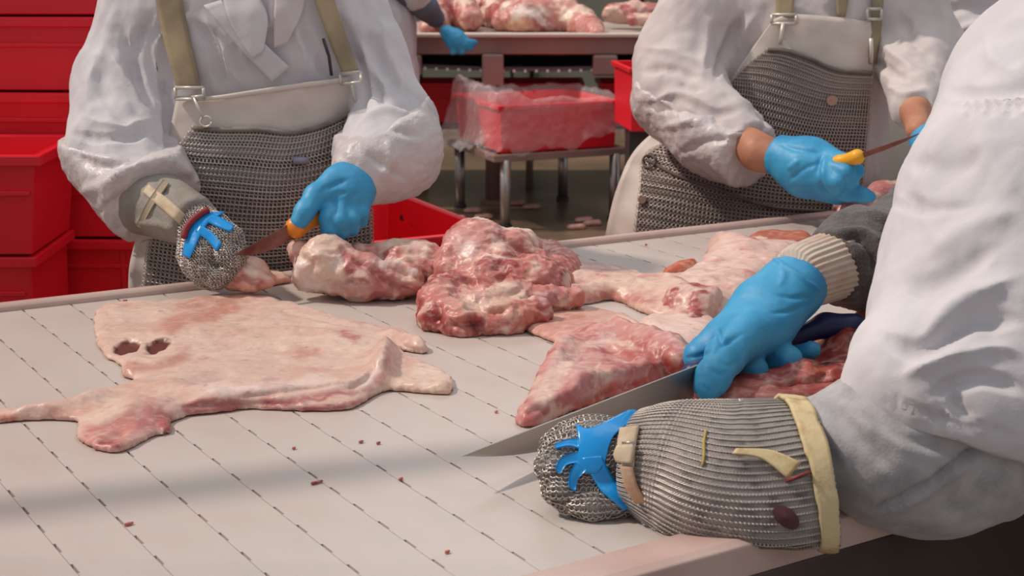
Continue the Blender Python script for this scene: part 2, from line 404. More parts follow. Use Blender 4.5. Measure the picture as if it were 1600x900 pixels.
handle_yellow = M('yellow_handle', (.85, .42, .02), .4)
handle_navy = M('navy_handle', (.012, .03, .12), .42)
# ================================================================ the setting
BZ = .9
floor = MB().box((0, 6, -.05), (16, 16, .1)).build('floor', M('wet_floor', (.27, .175, .11), .3, noise=[(1.2, (.12, .085, .055), .35, .65), (9, (.24, .16, .1), .55, .8)], bump=[(6, .1)])); tag(floor, kind='structure')
wall = MB().box((0, 12.6, 1.9), (16, .2, 3.8)).build('wall_back', M('wall_back_dark', (.1, .09, .07), .7)); tag(wall, kind='structure')
pm = M('wall_panel_paint', (.25, .25, .19), .6, noise=[(2, (.2, .2, .15), .4, .7)])
for i in range(16):
    p = MB().box((-7.5 + i, 12.47, 1.95), (.975, .05, 3.7)).build('wall_panel', pm, wall, bevel=.006)
# conveyor: its far and near edges on the belt plane
FA, FB = on(0, 480), on(1380, 326); NA, NB = on(1050, 897), on(1600, 742)
bd = unit(unit(FB - FA) + unit(NB - NA)); ud = np.array([bd[0], bd[1], 0]); vd = np.array([-bd[1], bd[0], 0])
ang_u = math.atan2(ud[1], ud[0])
conv = empty('conveyor_table', tuple(on(800, 650, 0.0) * 0 + np.array([.0, 2.0, 0])), 'white modular cutting conveyor in the foreground that carries the pork', 'conveyor')
def edge_v(A, B, u):   # v coordinate of an edge line at along-belt coordinate u
    a, b = A @ ud, B @ ud; t = (u - a) / (b - a); return (A @ vd) * (1 - t) + (B @ vd) * t
PITCH, CELL, SLOT = .0762, .0575, .024
u0, u1 = -1.6, 3.1
def row_mesh(name, n, flip):
    """one belt module row: flat top, hinge slots let into one edge"""
    V = []; F = []; w = PITCH - .0004; L = 1.0 / n; s0 = .5 - SLOT / CELL / 2; s1 = .5 + SLOT / CELL / 2; e = .0027
    def q(*p): k = len(V); V.extend(p); F.append(list(range(k, k + len(p))))
    for i in range(n):
        y0 = i * L; ya = y0 + L * s0; yb = y0 + L * s1; y1 = y0 + L
        q((e, y0, 0), (w, y0, 0), (w, y1, 0), (e, y1, 0))
        q((0, y0, 0), (e, y0, 0), (e, ya, 0), (0, ya, 0)); q((0, yb, 0), (e, yb, 0), (e, y1, 0), (0, y1, 0))
        q((e, ya, 0), (e, yb, 0), (e, yb, -.008), (e, ya, -.008)); q((0, ya, 0), (e, ya, 0), (e, ya, -.008), (0, ya, -.008)); q((e, yb, 0), (0, yb, 0), (0, yb, -.008), (e, yb, -.008))
    q((0, 0, -.012), (0, 1, -.012), (w, 1, -.012), (w, 0, -.012)); q((0, 0, 0), (0, 0, -.012), (w, 0, -.012), (w, 0, 0)); q((0, 1, -.012), (0, 1, 0), (w, 1, 0), (w, 1, -.012))
    q((w, 0, 0), (w, 0, -.012), (w, 1, -.012), (w, 1, 0))
    me = bpy.data.meshes.new(name); me.from_pydata(V, [], F); me.update(); me.materials.append(belt_m); return me
rows = [row_mesh('belt_row', 23, 0)]
k = 0; u = u0
while u < u1:
    va = edge_v(NA, NB, u) + .056; vb = edge_v(FA, FB, u) - .01
    o = bpy.data.objects.new('belt_row', rows[0]); C.objects.link(o); o.parent = conv; o.matrix_parent_inverse = local_inv(conv)
    sh = (k % 2) * CELL / 2
    p = ud * u + vd * (va - sh); o.location = (p[0], p[1], BZ); o.rotation_euler = (0, 0, ang_u); o.scale = (1, (vb - va + sh), 1)
    k += 1; u += PITCH
def band(name, A, B, prof, mat, parent, ext=(1.5, 3.2), bevel=.002, **kw):
    """a straight profile along an edge; prof is (v offset, z) corner pairs"""
    d = unit(B - A); d[2] = 0; n = np.array([-d[1], d[0], 0]); a = A - d * ext[0]; b = B + d * ext[1]
    V = [x + n * p[0] + np.array([0, 0, p[1] - BZ]) for x in (a, b) for p in prof]; m = len(prof)
    F = [[i, (i + 1) % m, m + (i + 1) % m, m + i] for i in range(m)] + [list(range(m))[::-1], list(range(m, 2 * m))]
    return MB().add(V, F).build(name, mat, parent, bevel=bevel, **kw)
ext = (1.3, 1.6)
band('slip_bed', (NA + FA) / 2, (NB + FB) / 2, [(-.60, .884), (.60, .884), (.60, .87), (-.60, .87)], slot_m, conv, ext=(1.6, 1.6))
band('far_rail', FA, FB, [(-.035, .907), (-.03, .912), (0, .908), (0, .80), (-.035, .80)], rail_m, conv, ext=ext)
band('near_rail', NA, NB, [(0, .80), (0, .908), (.01, .912), (.062, .908), (.062, .86), (.03, .80)], rail_m, conv, ext=ext)
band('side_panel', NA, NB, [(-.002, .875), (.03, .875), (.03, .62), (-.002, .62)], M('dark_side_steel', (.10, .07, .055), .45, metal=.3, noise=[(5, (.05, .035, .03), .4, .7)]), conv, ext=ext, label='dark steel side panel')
band('side_panel', FA, FB, [(-.03, .80), (0, .80), (0, .62), (-.03, .62)], steel_m, conv, ext=ext)
for uu in (-1.4, .2, 1.8, 2.9):
    for E_, s in ((NA, .06), (FA, -.06)):
        v = edge_v(NA, NB, uu) + .1 if s > 0 else edge_v(FA, FB, uu) - .1
        p = ud * uu + vd * v; MB().box((p[0], p[1], .41), (.06, .06, .82), rz=ang_u).build('leg', steel_m, conv, bevel=.004)
# ---------------------------------------------------------------- crates
def crate(loc, w, d, h, rz, label, group=None, name='red_crate', holes=False, taper=.93, ribs=True, tilt=None):
    e = empty(name, loc, label, 'crate', group, rz=0); t = .006
    ca, sa = math.cos(rz), math.sin(rz); Rm = np.array([[ca, -sa, 0], [sa, ca, 0], [0, 0, 1]])
    if tilt is not None: Rm = Rm @ np.array(Matrix.Rotation(tilt[0], 3, tilt[1]))
    base = np.array(loc)
    def tr(b):
        b.v = [tuple(base + Rm @ np.array(v)) for v in b.v]; return b
    a, c = w / 2, d / 2; k = taper
    out = [(-a * k, -c * k, 0), (a * k, -c * k, 0), (a * k, c * k, 0), (-a * k, c * k, 0), (-a, -c, h), (a, -c, h), (a, c, h), (-a, c, h)]
    inn = [(x * (1 - t / abs(x)), y * (1 - t / abs(y)), z if z else t) for x, y, z in out]
    F = [[0, 3, 2, 1]] + [[i, (i + 1) % 4, 4 + (i + 1) % 4, 4 + i] for i in range(4)]
    Fi = [[8, 9, 10, 11]] + [[8 + i, 12 + i, 12 + (i + 1) % 4, 8 + (i + 1) % 4] for i in range(4)] + [[4 + i, 4 + (i + 1) % 4, 12 + (i + 1) % 4, 12 + i] for i in range(4)]
    tr(MB().add(out + inn, F + Fi)).build('tub', red_m, e, bevel=.003)
    r = MB(); fl = .014; rh = .022
    for (cx, cy, sx, sy) in ((0, -c - fl / 2, w + 2 * fl, fl), (0, c + fl / 2, w + 2 * fl, fl), (-a - fl / 2, 0, fl, d), (a + fl / 2, 0, fl, d)):
        r.box((cx, cy, h - rh / 2), (sx, sy, rh))
    tr(r).build('rim', red_m, e, bevel=.003)
    if ribs:
        for s in (-1, 1):
            tr(MB().box((s * w * .28, -c * .975, h * .5), (.012, .018, h * .85))).build('rib', red_m, e, bevel=.002)
        tr(MB().box((0, -c * .985, h * .62), (w * .95, .014, .01))).build('rib', red_m, e, bevel=.002)
    if holes:
        for (yy, zz) in holes:
            tr(MB().tube([(a - .012, yy, zz), (a + .006, yy, zz)], .011, 12)).build('dark_hole_plug', steel_dark, e, label='dark disc for a small round hole')  # solid dark plug standing for the shade inside a hole
    return e
hh = .163
# tall stack behind the left worker
for i in range(11):
    p = at(35, 200, 3.75); crate((p[0], 3.75, i * hh), 1.05, .5, hh - .004, R(-3 + (i % 3) * .8), ['red plastic crate in the tall stack behind the left worker, level with his %s' % s for s in ('boots', 'shins', 'calves', 'knees', 'thighs', 'hips', 'belly', 'elbow', 'chest', 'shoulder', 'head')][i], 'red crates stacked behind the left worker', taper=.985)
# nearer crate at the left edge, on a low steel stand
q = at(68, 243, 3.15); ch = .205; cz = q[2] - ch
crx, cry = q[0] - .33, 3.15 + .16
crate((crx, cry, cz), .62, .30, ch, R(0), 'red plastic crate standing nearer than the stack at the left edge of the view', name='red_crate')
nb = 4; hb = (cz - .003) / nb
for i in range(nb): crate((crx - .02, cry + .01, i * hb), .60, .27, hb - .003, 0, 'red crate under the nearer crate at the left edge, ' + ('on the floor', 'second from the floor', 'third from the floor', 'fourth from the floor')[i], 'red crates under the nearer crate', taper=.98)
# crate behind the left worker, to the right of his hip
e0, e1 = at(610, 299, 3.85), at(768, 357, 3.34)
zr = (e0[2] + e1[2]) / 2
dv = e0 - e1; L = math.hypot(dv[0], dv[1]); rz = math.atan2(dv[1], dv[0]) - R(90)
nrm = np.array([math.cos(rz), math.sin(rz), 0]); cc = (e0 + e1) / 2 - nrm * .24
CR = crate((cc[0], cc[1], zr - .17), .48, L, .17, rz, 'open red crate right of the left worker, half hidden by meat', holes=[(L * .33, .115), (L * .22, .103)], ribs=False)
st = empty('crate_stand', (cc[0], cc[1], 0), 'low steel stand under the open red crate behind the conveyor', 'stand')
MB().box((cc[0], cc[1], zr - .182), (.4, L * .8, .02), rz=rz).build('top_plate', steel_m, st, bevel=.003)
for sx in (-.17, .17):
    for sy in (-.3, .3):
        o = nrm * sx + np.array([-nrm[1], nrm[0], 0]) * sy * L; MB().box((cc[0] + o[0], cc[1] + o[1], (zr - .192) / 2), (.03, .03, zr - .192), rz=rz).build('leg', steel_m, st)
# ---------------------------------------------------------------- far cutting table
TY = 8.55; a = at(640, 64, TY); b = at(1120, 52, TY); TZ = .9
tb = empty('far_conveyor_table', (0, 9.2, 0), 'long steel cutting conveyor in the background with a brown front beam', 'conveyor')
X0, X1 = -2.2, 2.6; XM = (X0 + X1) / 2
MB().box((XM, TY + .62, TZ - .03), (X1 - X0, 1.2, .05)).build('belt', M('far_belt', (.52, .44, .39), .45, noise=[(3, (.42, .33, .29), .4, .7)]), tb, bevel=.01)
MB().box((XM, TY, TZ - .05), (X1 - X0, .05, .10)).build('front_beam', steel_bg, tb, bevel=.008)
MB().box((XM, TY - .02, TZ + .002), (X1 - X0, .09, .02)).build('edge_strip', M('pale_edge', (.62, .52, .46), .5), tb, bevel=.005)
MB().box((XM, TY + 1.2, TZ - .07), (X1 - X0, .05, .13)).build('rear_beam', steel_bg, tb, bevel=.008)
# sagging return belt
pts = []
for s in np.linspace(0, 1, 33):
    x = X0 + 1.0 + s * 2.6; pts.append((x, TY + .3, TZ - .10 - .07 * math.sin(math.pi * s)))
V = [(x, y + dy, z + dz) for (x, y, z) in pts for (dy, dz) in ((-.3, 0), (.6, 0), (.6, -.02), (-.3, -.02))]
F = [[i * 4 + j, i * 4 + (j + 1) % 4, i * 4 + 4 + (j + 1) % 4, i * 4 + 4 + j] for i in range(len(pts) - 1) for j in range(4)]
MB().add(V, F).build('return_belt', M('return_belt_rubber', (.10, .095, .1), .5), tb)
for i in range(44):
    s = (i + .5) / 44; x = X0 + 1.0 + s * 2.6; z = TZ - .112 - .07 * math.sin(math.pi * s)
    MB().box((x, TY - .01, z - .006), (.014, .012, .014)).build('belt_tooth', M('tooth_white', (.7, .7, .68), .4) if i == 0 else bpy.data.materials['tooth_white'], tb)
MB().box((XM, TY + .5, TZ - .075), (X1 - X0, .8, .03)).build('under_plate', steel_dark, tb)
def far_x(px): return at(px, 90, TY)[0]
for px in (640, 770, 945, 1160):
    x = far_x(px)
    if px == 770:
        MB().box((x, TY - .01, TZ - .18), (.115, .1, .17)).build('post_collar', steel_bg, tb, bevel=.01)
        MB().tube([(x, TY + .02, 0), (x, TY + .02, TZ - .2)], .042, 14, flat=None).build('post', steel_bg, tb, smooth=True)
        MB().box((x, TY + .02, .01), (.14, .14, .02)).build('foot_plate', steel_bg, tb)
    else: MB().box((x, TY - .01, TZ - .155), (.13, .1, .11)).build('bracket', steel_bg, tb, bevel=.012)
for px in (640, 1160, 480, 1300):
    x = far_x(px); MB().tube([(x, TY + .6, 0), (x, TY + .6, TZ - .15)], .035, 12).build('post', steel_bg, tb, smooth=True)
MB().tube([(far_x(835), TY + 1.1, TZ - .08), (far_x(835), TY + 1.1, .05)], .012, 8).build('conduit', steel_dark, tb)
MB().tube([(far_x(835), TY + 1.1, TZ - .4), (far_x(1060), TY + 1.1, TZ - .46)], .01, 8).build('conduit', steel_dark, tb)
# green door column seen behind
MB().box((at(835, 10, 12.3)[0], 12.4, 1.9), (.07, .1, 3.7)).build('trim_1', M('green_trim', (.03, .08, .04), .5)); tag(bpy.data.objects['trim_1'], kind='structure')
# row of red bins behind the far table
for i, px in enumerate((695, 845, 1000, 1150)):
    p = at(px, 200, 8.9)
    crate((p[0], 8.98, .40), .45, .30, .22, R((i % 3 - 1) * 2), 'red bin in the row under the far table, ' + ('below the hand in the blue glove', 'behind the bagged crate', 'nearest the right worker sleeve', 'hidden behind the right worker')[i], 'red bins under the far table', name='red_bin')
sh = empty('bin_rack', (0, 8.98, 0), 'low dark rack under the row of red bins in the background', 'rack')
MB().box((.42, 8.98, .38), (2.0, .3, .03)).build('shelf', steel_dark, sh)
for x in (-.5, .1, .7, 1.35):
    MB().tube([(x, 9.05, 0), (x, 9.05, .365)], .022, 10).build('leg', steel_bg, sh, smooth=True)
p = at(1010, 110, 7.9)
crate((p[0] + .02, 7.75, .52), .30, .4, .30, R(8), 'upright red crate leaning beside the right worker in the background', name='red_bin', taper=.97)
MB_ = MB().box((p[0] + .02, 7.75, .26), (.24, .3, .515)).build('support_box', steel_dark); tag(MB_, 'dark box under the red crate beside the right worker', 'box')
# ---------------------------------------------------------------- bagged crate on its stand, turned towards the camera
P0, PR, PL = on(782, 240, .375), on(964, 229, .375), on(690, 218, .375); zb = .375
ra = math.atan2((PR - P0)[1], (PR - P0)[0]); cw, dpt = .64, .60
e1_ = np.array([math.cos(ra), math.sin(ra), 0]); e2_ = np.array([-e1_[1], e1_[0], 0]); cc_ = P0 + e1_ * cw / 2 + e2_ * dpt / 2; cx, cy = cc_[0], cc_[1]
loc = lambda x, y, z: cc_ * np.array([1, 1, 0]) + e1_ * x + e2_ * y + np.array([0, 0, z])
stand = empty('crate_trolley', (cx, cy, 0), 'steel stand with round legs under the bagged red crate', 'stand')
for s in (-1, 1):
    c = loc(0, s * (dpt / 2 + .02), zb - .02); MB().box(tuple(c), (cw + .1, .035, .035), rz=ra).build('frame_bar', steel_bg, stand, bevel=.004)
    c = loc(s * (cw / 2 + .03), 0, zb - .02); MB().box(tuple(c), (.035, dpt, .035), rz=ra).build('frame_bar', steel_bg, stand, bevel=.004)
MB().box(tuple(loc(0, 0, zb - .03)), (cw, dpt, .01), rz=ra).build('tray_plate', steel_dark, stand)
for sx in (-1, 1):
    for sy in (-1, 1):
        q = loc(sx * (cw / 2 - .02), sy * (dpt / 2 + .015), 0)
        MB().tube([q + np.array([0, 0, .02]), q + np.array([0, 0, zb - .03])], .027, 14).build('leg', steel_m, stand, smooth=True)
        MB().tube([q, q + np.array([0, 0, .022])], .034, 12).build('foot', steel_dark, stand)
crate((cx, cy, zb), cw, dpt, .235, ra, 'red crate lined with a clear plastic bag on the steel stand in the background', name='red_crate', taper=.97, ribs=False)
bagm = M('clear_film', (1, .93, .93), .14, alpha=.17, spec=1, bump=[(9, .9), (30, .6)])
bg_ = empty('plastic_bag', (cx, cy, zb), 'crumpled clear plastic liner bag folded over the rim of the red crate', 'bag')
n = 160; prof = [(-.03, .05), (-.02, .20), (-.012, .255), (.012, .262), (.03, .245), (.036, .19), (.042, .14), (.05, .09), (.06, .04), (.062, .012)]
V = []; W_ = []
for (o, z) in prof:
    for i in range(n):
        t = 2 * math.pi * i / n; c, s = math.cos(t), math.sin(t); k = (abs(c) ** 6 + abs(s) ** 6) ** (-1 / 6)
        V.append(((cw / 2 + o) * k * c, (dpt / 2 + o) * k * s, z))
V = np.array(V); nn = fbm(V, 9, 3, 4); hang = np.repeat([0, 0, .2, .3, .4, .5, .6, .8, 1, 1.5], n)
V[:, 2] += .028 * hang * (nn + .3 * np.sin(np.tile(np.arange(n), len(prof)) * .21)) + .010 * nn
V[:, 2] += np.clip(V[:, 0] / .3, 0, 1) * .07 * np.clip(hang - .5, 0, 1)
lf = np.clip((-.12 - V[:, 0]) / .2, 0, 1); V[:, 2] += lf * .035 * (hang > .1) * (hang < .5) * (1 + ridged(V, 12, 2, 2)); V[:, 0] -= lf * .05 * hang
V[:, :2] *= (1 + .035 * ridged(V, 16, 2, 9) * np.clip(hang, 0, 1))[:, None]
V += .008 * np.stack([ridged(V, 26, 2, 6), ridged(V, 26, 2, 7), 0 * nn], 1)
V = cc_ * np.array([1, 1, 0]) + V[:, :1] * e1_ + V[:, 1:2] * e2_ + np.array([0, 0, 1]) * (V[:, 2:3] + zb)
F = [[k * n + i, k * n + (i + 1) % n, (k + 1) * n + (i + 1) % n, (k + 1) * n + i] for k in range(len(prof) - 1) for i in range(n)]
mesh_obj('film', V, F, bagm, bg_)
# ================================================================ people
trouser_m = M('white_trousers', (.62, .6, .6), .85, bump=[(60, .2)])
boot_m = M('white_rubber_boot', (.7, .7, .68), .4)
cap_m = M('hair_net', (.72, .74, .76), .8)
def px_axis(L, Y): return [at(p[0], p[1], Y if len(p) < 3 else p[2]) for p in L]
def lower_body(root, hip, face, w=.17, hem=None):
    """trousers and boots down to the floor; hip: world point, face: unit heading"""
    f = unit(face); s = np.array([f[1], -f[0], 0]); t = Shape(.04); hip = np.array(hip)
    for k in (-1, 1):
        kn = hip + s * k * .1 + f * .03; kn[2] = .48; an = hip + s * k * .11; an[2] = .12
        t.cap(hip + s * k * .08, kn, .095, .07); t.cap(kn, an, .07, .06)
    t.cut((0, 0, .11), (0, 0, -1))
    V, F = surface(t, .014, sm=1); V = folds(V, F, [], [((1, 1, .5), 8, .006, 'n', 3)]); mesh_obj('trousers', V, F, trouser_m, root)
    for k in (-1, 1):
        b = Shape(.03); an = hip + s * k * .11; an[2] = .3; lo = an.copy(); lo[2] = .07
        b.cap(an, lo, .068, .055).cap(lo, lo + f * .16 + np.array([0, 0, -.02]), .052, .045).cut((0, 0, .0), (0, 0, -1)).cut((0, 0, .31), (0, 0, 1))
        V, F = surface(b, .012); mesh_obj('boot', V, F, boot_m, root)
def head(root, c, face, tilt=.25):
    """head, neck and cap; c: centre of the skull; face: heading, looking down by tilt"""
    f = unit(np.array(face, float)); d = unit(f * math.cos(tilt) - np.array([0, 0, math.sin(tilt)])); s = unit(np.cross(d, [0, 0, 1])); u = np.cross(s, d); c = np.array(c)
    Rm = np.stack([s, d, u], 1); Lp = lambda x, y, z: c + Rm @ np.array([x, y, z])
    h = Shape(.02)
    h.ell(c, (.073, .092, .105), Rm).ell(Lp(0, .025, -.06), (.055, .062, .06), Rm).ell(Lp(0, .075, -.105), (.022, .018, .02), Rm)
    h.cap(Lp(0, .09, -.005), Lp(0, .112, -.04), .009, .014, .012).cap(Lp(-.03, .082, .018), Lp(.03, .082, .018), .012, .012, .02)
    h.cap(Lp(-.018, .088, -.072), Lp(.018, .088, -.072), .006, .006, .01).cap(Lp(-.016, .087, -.08), Lp(.016, .087, -.08), .006, .006, .008)
    for k in (-1, 1): h.ell(Lp(k * .074, -.005, -.02), (.011, .02, .032), Rm, .01).ell(Lp(k * .03, .083, -.005), (.014, .01, .012), Rm, .01)
    h.cap(Lp(0, -.02, -.07), c + np.array([0, 0, -.2]) - f * .045, .055, .062, .04)
    for k in (-1, 1):
        V, F = surface(Shape(.001).ell(Lp(k * .03, .089, 0), (.010, .006, .006), Rm), .002); mesh_obj('eye', V, F, steel_dark, root)
    cp = Shape(.02); cp.ell(Lp(0, -.012, .02), (.085, .1, .1), Rm).cut(Lp(0, .06, .035), Rm @ np.array([0, .45, -1]))
    V, F = surface(cp, .006); V = folds(V, F, [], [((1, 1, 1), 30, .004, 'r', 2)]); mesh_obj('hair_cap', V, F, cap_m, root)
    return h
def glove(name, shp, parent, mat=None, h=.0028, strokes=(), label=None, noise=((1, 1, 1), 26, .0012, 'n', 5)):
    V, F = surface(shp, h, sm=2); V = folds(V, F, strokes, [noise]); return mesh_obj(name, V, F, mat or glove_m, parent, label=label)
def knife(name, tip, heel, butt, up, bw, mat, label, hr=.013, curve=0, group=None, hpts=None, blade=None):
    """blade from tip to heel with a pointed profile, bolster and shaped handle to the butt; up: towards the spine"""
    tip, heel, butt = map(lambda a: np.array(a, float), (tip, heel, butt)); d = unit(heel - tip); L = np.linalg.norm(heel - tip)
    up = unit(np.array(up) - d * (np.array(up) @ d)); n = np.cross(d, up)
    e = empty(name, tuple(heel), label, 'knife', group)
    V = []; N = 26
    for i in range(N + 1):
        s = i / N; w = bw * (1 - (1 - s) ** 3.2) if s < 1 else bw; w = max(w, .0008)
        # spine straight, edge curves up to the tip
        p = tip + d * L * s; th = .0011
        V += [p + n * th, p - n * th, p - up * w * .75 - n * th * .7, p - up * w, p - up * w * .75 + n * th * .7]
    F = [[i * 5 + j, i * 5 + (j + 1) % 5, i * 5 + 5 + (j + 1) % 5, i * 5 + 5 + j] for i in range(N) for j in range(5)] + [[4, 3, 2, 1, 0], [N * 5 + j for j in range(5)]]
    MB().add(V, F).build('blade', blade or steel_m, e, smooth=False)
    hd = Shape(.012); c = heel - up * bw * .42; cb = butt; mid = (c + cb) / 2 - up * curve
    hd.cap(c, mid, hr * 1.1, hr * .95).cap(mid, cb, hr * .95, hr * 1.15).cap(c - up * .001, c - up * bw * .32, hr * .8, hr * .55)
    if hpts: hd = Shape(.012).chain(hpts)
    V, F = surface(hd, .003, sm=2); mesh_obj('handle', V, F, mat, e)
    return e

# ---------------------------------------------------------------- left worker
P1 = empty('person', (-.46, 2.95, 0), 'worker in white coat and mesh apron at left behind the conveyor, cutting with orange knife', 'person')
tors = Shape(.05)
TY1 = 2.93
tors.cap(at(408, 70, TY1), at(395, 300, TY1), .205, .2, sc=(1, .66, 1)).cap(at(395, 300, TY1), at(400, 640, TY1), .2, .23, sc=(1, .66, 1))
tors.cap(at(235, 5, TY1 + .01), at(520, 5, TY1 + .01), .085, .07).cap(at(300, -35, TY1), at(480, -45, TY1), .09, .08)
coat = tors.copy(); coat.k = .035
coat.chain([(222, 42, 2.93, .088), (190, 150, 2.90, .093), (190, 235, 2.83, .098), (232, 305, 2.73, .078)], k=.03)
coat.chain([(545, 10, 2.93, .062), (588, 95, 2.90, .058), (616, 180, 2.84, .070), (606, 232, 2.77, .082), (575, 262, 2.70, .055)], k=.03)
coat.cut(at(232, 318, 2.715), at(255, 345, 2.66) - at(215, 280, 2.76), .17).cut((0, 0, .72), (0, 0, -1))
body1 = head(P1, at(415, -170, 2.86), (0.05, -1, 0), .5)
body1.cap(at(415, -60, 2.9), at(410, 200, 2.95), .1, .13, .05, sc=(1, .7, 1)).chain([(250, -10, 2.95, .055), (190, 225, 2.86, .042), (300, 350, 2.64, .03), (325, 375, 2.6, .024)]).chain([(515, -10, 2.95, .045), (590, 100, 2.9, .034), (612, 195, 2.84, .036), (560, 280, 2.66, .028), (548, 298, 2.64, .024)])
body1.cap(at(410, 200, 2.95), (at(400, 420, 2.97)), .13, .13, .05, sc=(1, .7, 1))
V, F = surface(body1, .009); mesh_obj('body', V, F, skin_m, P1)
V, F = surface(coat, .006, sm=2)
V = folds(V, F, [
    ([(238, 20), (212, 70), (216, 120), (240, 175)], 7, -.013), ([(262, 35), (243, 85), (258, 150), (266, 200)], 8, .011), ([(165, 60), (138, 120), (135, 190)], 13, .008), ([(150, 90), (165, 150), (205, 200)], 7, -.008), ([(170, 75), (195, 120), (225, 160)], 7, .007),
    ([(250, 110), (264, 180), (272, 245)], 6, -.02), ([(190, 50), (205, 100), (225, 140)], 7, -.009), ([(300, 30), (335, 80), (340, 140)], 7, -.009), ([(318, 20), (350, 90), (352, 130)], 7, .007),
    ([(105, 208), (170, 216), (245, 200)], 5, -.009), ([(125, 180), (180, 196), (240, 185)], 7, .006), ([(345, 60), (360, 110), (390, 135)], 8, .007), ([(470, 40), (500, 90), (515, 130)], 7, -.009), ([(452, 30), (475, 80), (480, 125)], 7, .006),
    ([(590, 20), (612, 90), (645, 150)], 9, .010), ([(575, 40), (590, 90), (625, 140)], 7, -.011), ([(570, 110), (600, 150), (655, 165)], 6, -.013), ([(560, 190), (600, 168), (655, 180)], 8, .01), ([(545, 60), (563, 130), (548, 200)], 7, -.016), ([(530, 20), (545, 60), (560, 100)], 6, -.01)],
    [((1, 1, .5), 7, .006, 'n', 1), ((1.2, 1.2, .45), 15, .004, 'n', 2), ((1, 1, 1), 45, .0006, 'n', 3)])
V = folds(V, F, [], [((1, 1, .45), 9, -.0042, 'r', 4), ((.9, .9, .6), 20, -.0016, 'r', 6)]); mesh_obj('coat', V, F, coat_white, P1)
lower_body(P1, (-.46, 2.98, .85), (0, -1, 0))
# plastic coated cuffs of the sleeves
ov = Shape(.03); ov.chain([(188, 225, 2.84, .1), (232, 305, 2.73, .08)]).cut(at(190, 212, 2.85), (0, -.1, 1)).cut(at(232, 318, 2.715), at(255, 345, 2.66) - at(215, 280, 2.76)); ov.grow = .008
V, F = surface(ov, .006, sm=1); V = folds(V, F, [([(110, 235), (160, 260), (230, 240)], 8, -.01), ([(120, 300), (160, 290), (200, 260)], 8, .008), ([(150, 335), (190, 310), (235, 290)], 8, -.008), ([(195, 365), (205, 320), (255, 275)], 7, .005)], [((1, 1, .6), 15, .004, 'n', 8), ((1, 1, 1), 40, .0018, 'r', 9)])
mesh_obj('oversleeve', V, F, oversleeve, P1, label='crinkled plastic sleeve cover')
ov = Shape(.03); ov.chain([(616, 190, 2.83, .070), (606, 232, 2.77, .083), (575, 262, 2.70, .056)]).cut(at(600, 170, 2.86), (-.35, -.1, 1)); ov.grow = .007
V, F = surface(ov, .006, sm=1); V = folds(V, F, [([(560, 215), (600, 200), (660, 215)], 8, -.008), ([(590, 285), (610, 250), (600, 215)], 8, .008), ([(570, 240), (590, 250), (640, 285)], 7, -.008)], [((1, 1, .6), 15, .004, 'n', 18), ((1, 1, 1), 40, .0018, 'r', 19)])
mesh_obj('oversleeve', V, F, oversleeve, P1, label='crinkled plastic sleeve cover')
# collar and placket
def patch(name, fn, top, bot, left, right, off, mat, parent, nu=14, nv=14, t=.003, sm=2, wob=0, label=None):
    S = drape(fn, coons(top, bot, left, right, nu, nv), off, sm=sm)
    if wob: S = S + np.array([0, -1, 0]) * (wob * fbm(S.reshape(-1, 3), 14, 2, 3)).reshape(nv, nu, 1)
    return sheet(name, S, mat, parent, t=t, label=label)
tfn = tors
patch('placket', tfn, [(318, 8), (345, 0)], [(425, 128), (452, 105)], [(318, 8), (360, 60), (425, 128)], [(345, 0), (390, 45), (452, 105)], .007, coat_white, P1, 8, 20, .0025, wob=.004)
patch('lapel', tfn, [(342, -20), (395, -20)], [(395, 92), (412, 80)], [(342, -20), (362, 40), (395, 92)], [(395, -20), (418, 25), (412, 80)], .010, coat_white, P1, 12, 20, .0025, wob=.006)
patch('lapel', tfn, [(430, -20), (480, -20)], [(428, 75), (448, 68)], [(430, -20), (428, 30), (428, 75)], [(480, -20), (470, 25), (448, 68)], .009, coat_warm, P1, 12, 20, .0025, wob=.006)
# white rubber apron
patch('apron_bib', tfn, [(276, 152), (330, 152), (400, 142), (470, 132), (548, 122)], [(200, 475), (390, 500), (585, 470)], [(276, 152), (262, 215), (235, 300), (205, 400), (200, 475)], [(548, 122), (562, 180), (575, 300), (585, 470)], .012, apron_m, P1, 44, 44, .004, wob=.006)
patch('apron_hem', tfn, [(276, 150), (330, 150), (400, 140), (470, 130), (548, 120)], [(276, 157), (330, 157), (400, 148), (470, 138), (548, 127)], [(276, 150), (276, 157)], [(548, 120), (548, 127)], .017, apron_m, P1, 30, 3, .003)
# chain mail apron: backing cloth and real rings
mg = lambda nu, nv: coons([(303, 200), (345, 203), (400, 203), (455, 207), (500, 198), (540, 180), (570, 165)], [(222, 470), (380, 490), (582, 465)], [(303, 200), (285, 225), (262, 252), (240, 330), (222, 470)], [(570, 165), (574, 230), (580, 330), (582, 465)], nu, nv)
Sm = drape(tfn, mg(44, 40), .02, sm=3); sheet('mesh_apron', Sm, mail_back2, P1, .002, label='steel chain mail apron')
rings('mail_rings', drape(tfn, mg(52, 54), .0235, sm=3), .0044, .0011, mail_m, P1, tilt=.2)
tb1 = drape(tfn, np.stack([smooth_line([(303, 200), (345, 203), (400, 203), (455, 207), (500, 198), (540, 180), (570, 165)], 40)] * 2), .024, sm=1)[0]
MB().tube(tb1, .0045, 8).build('mesh_hem', mail_back2, P1, smooth=True)
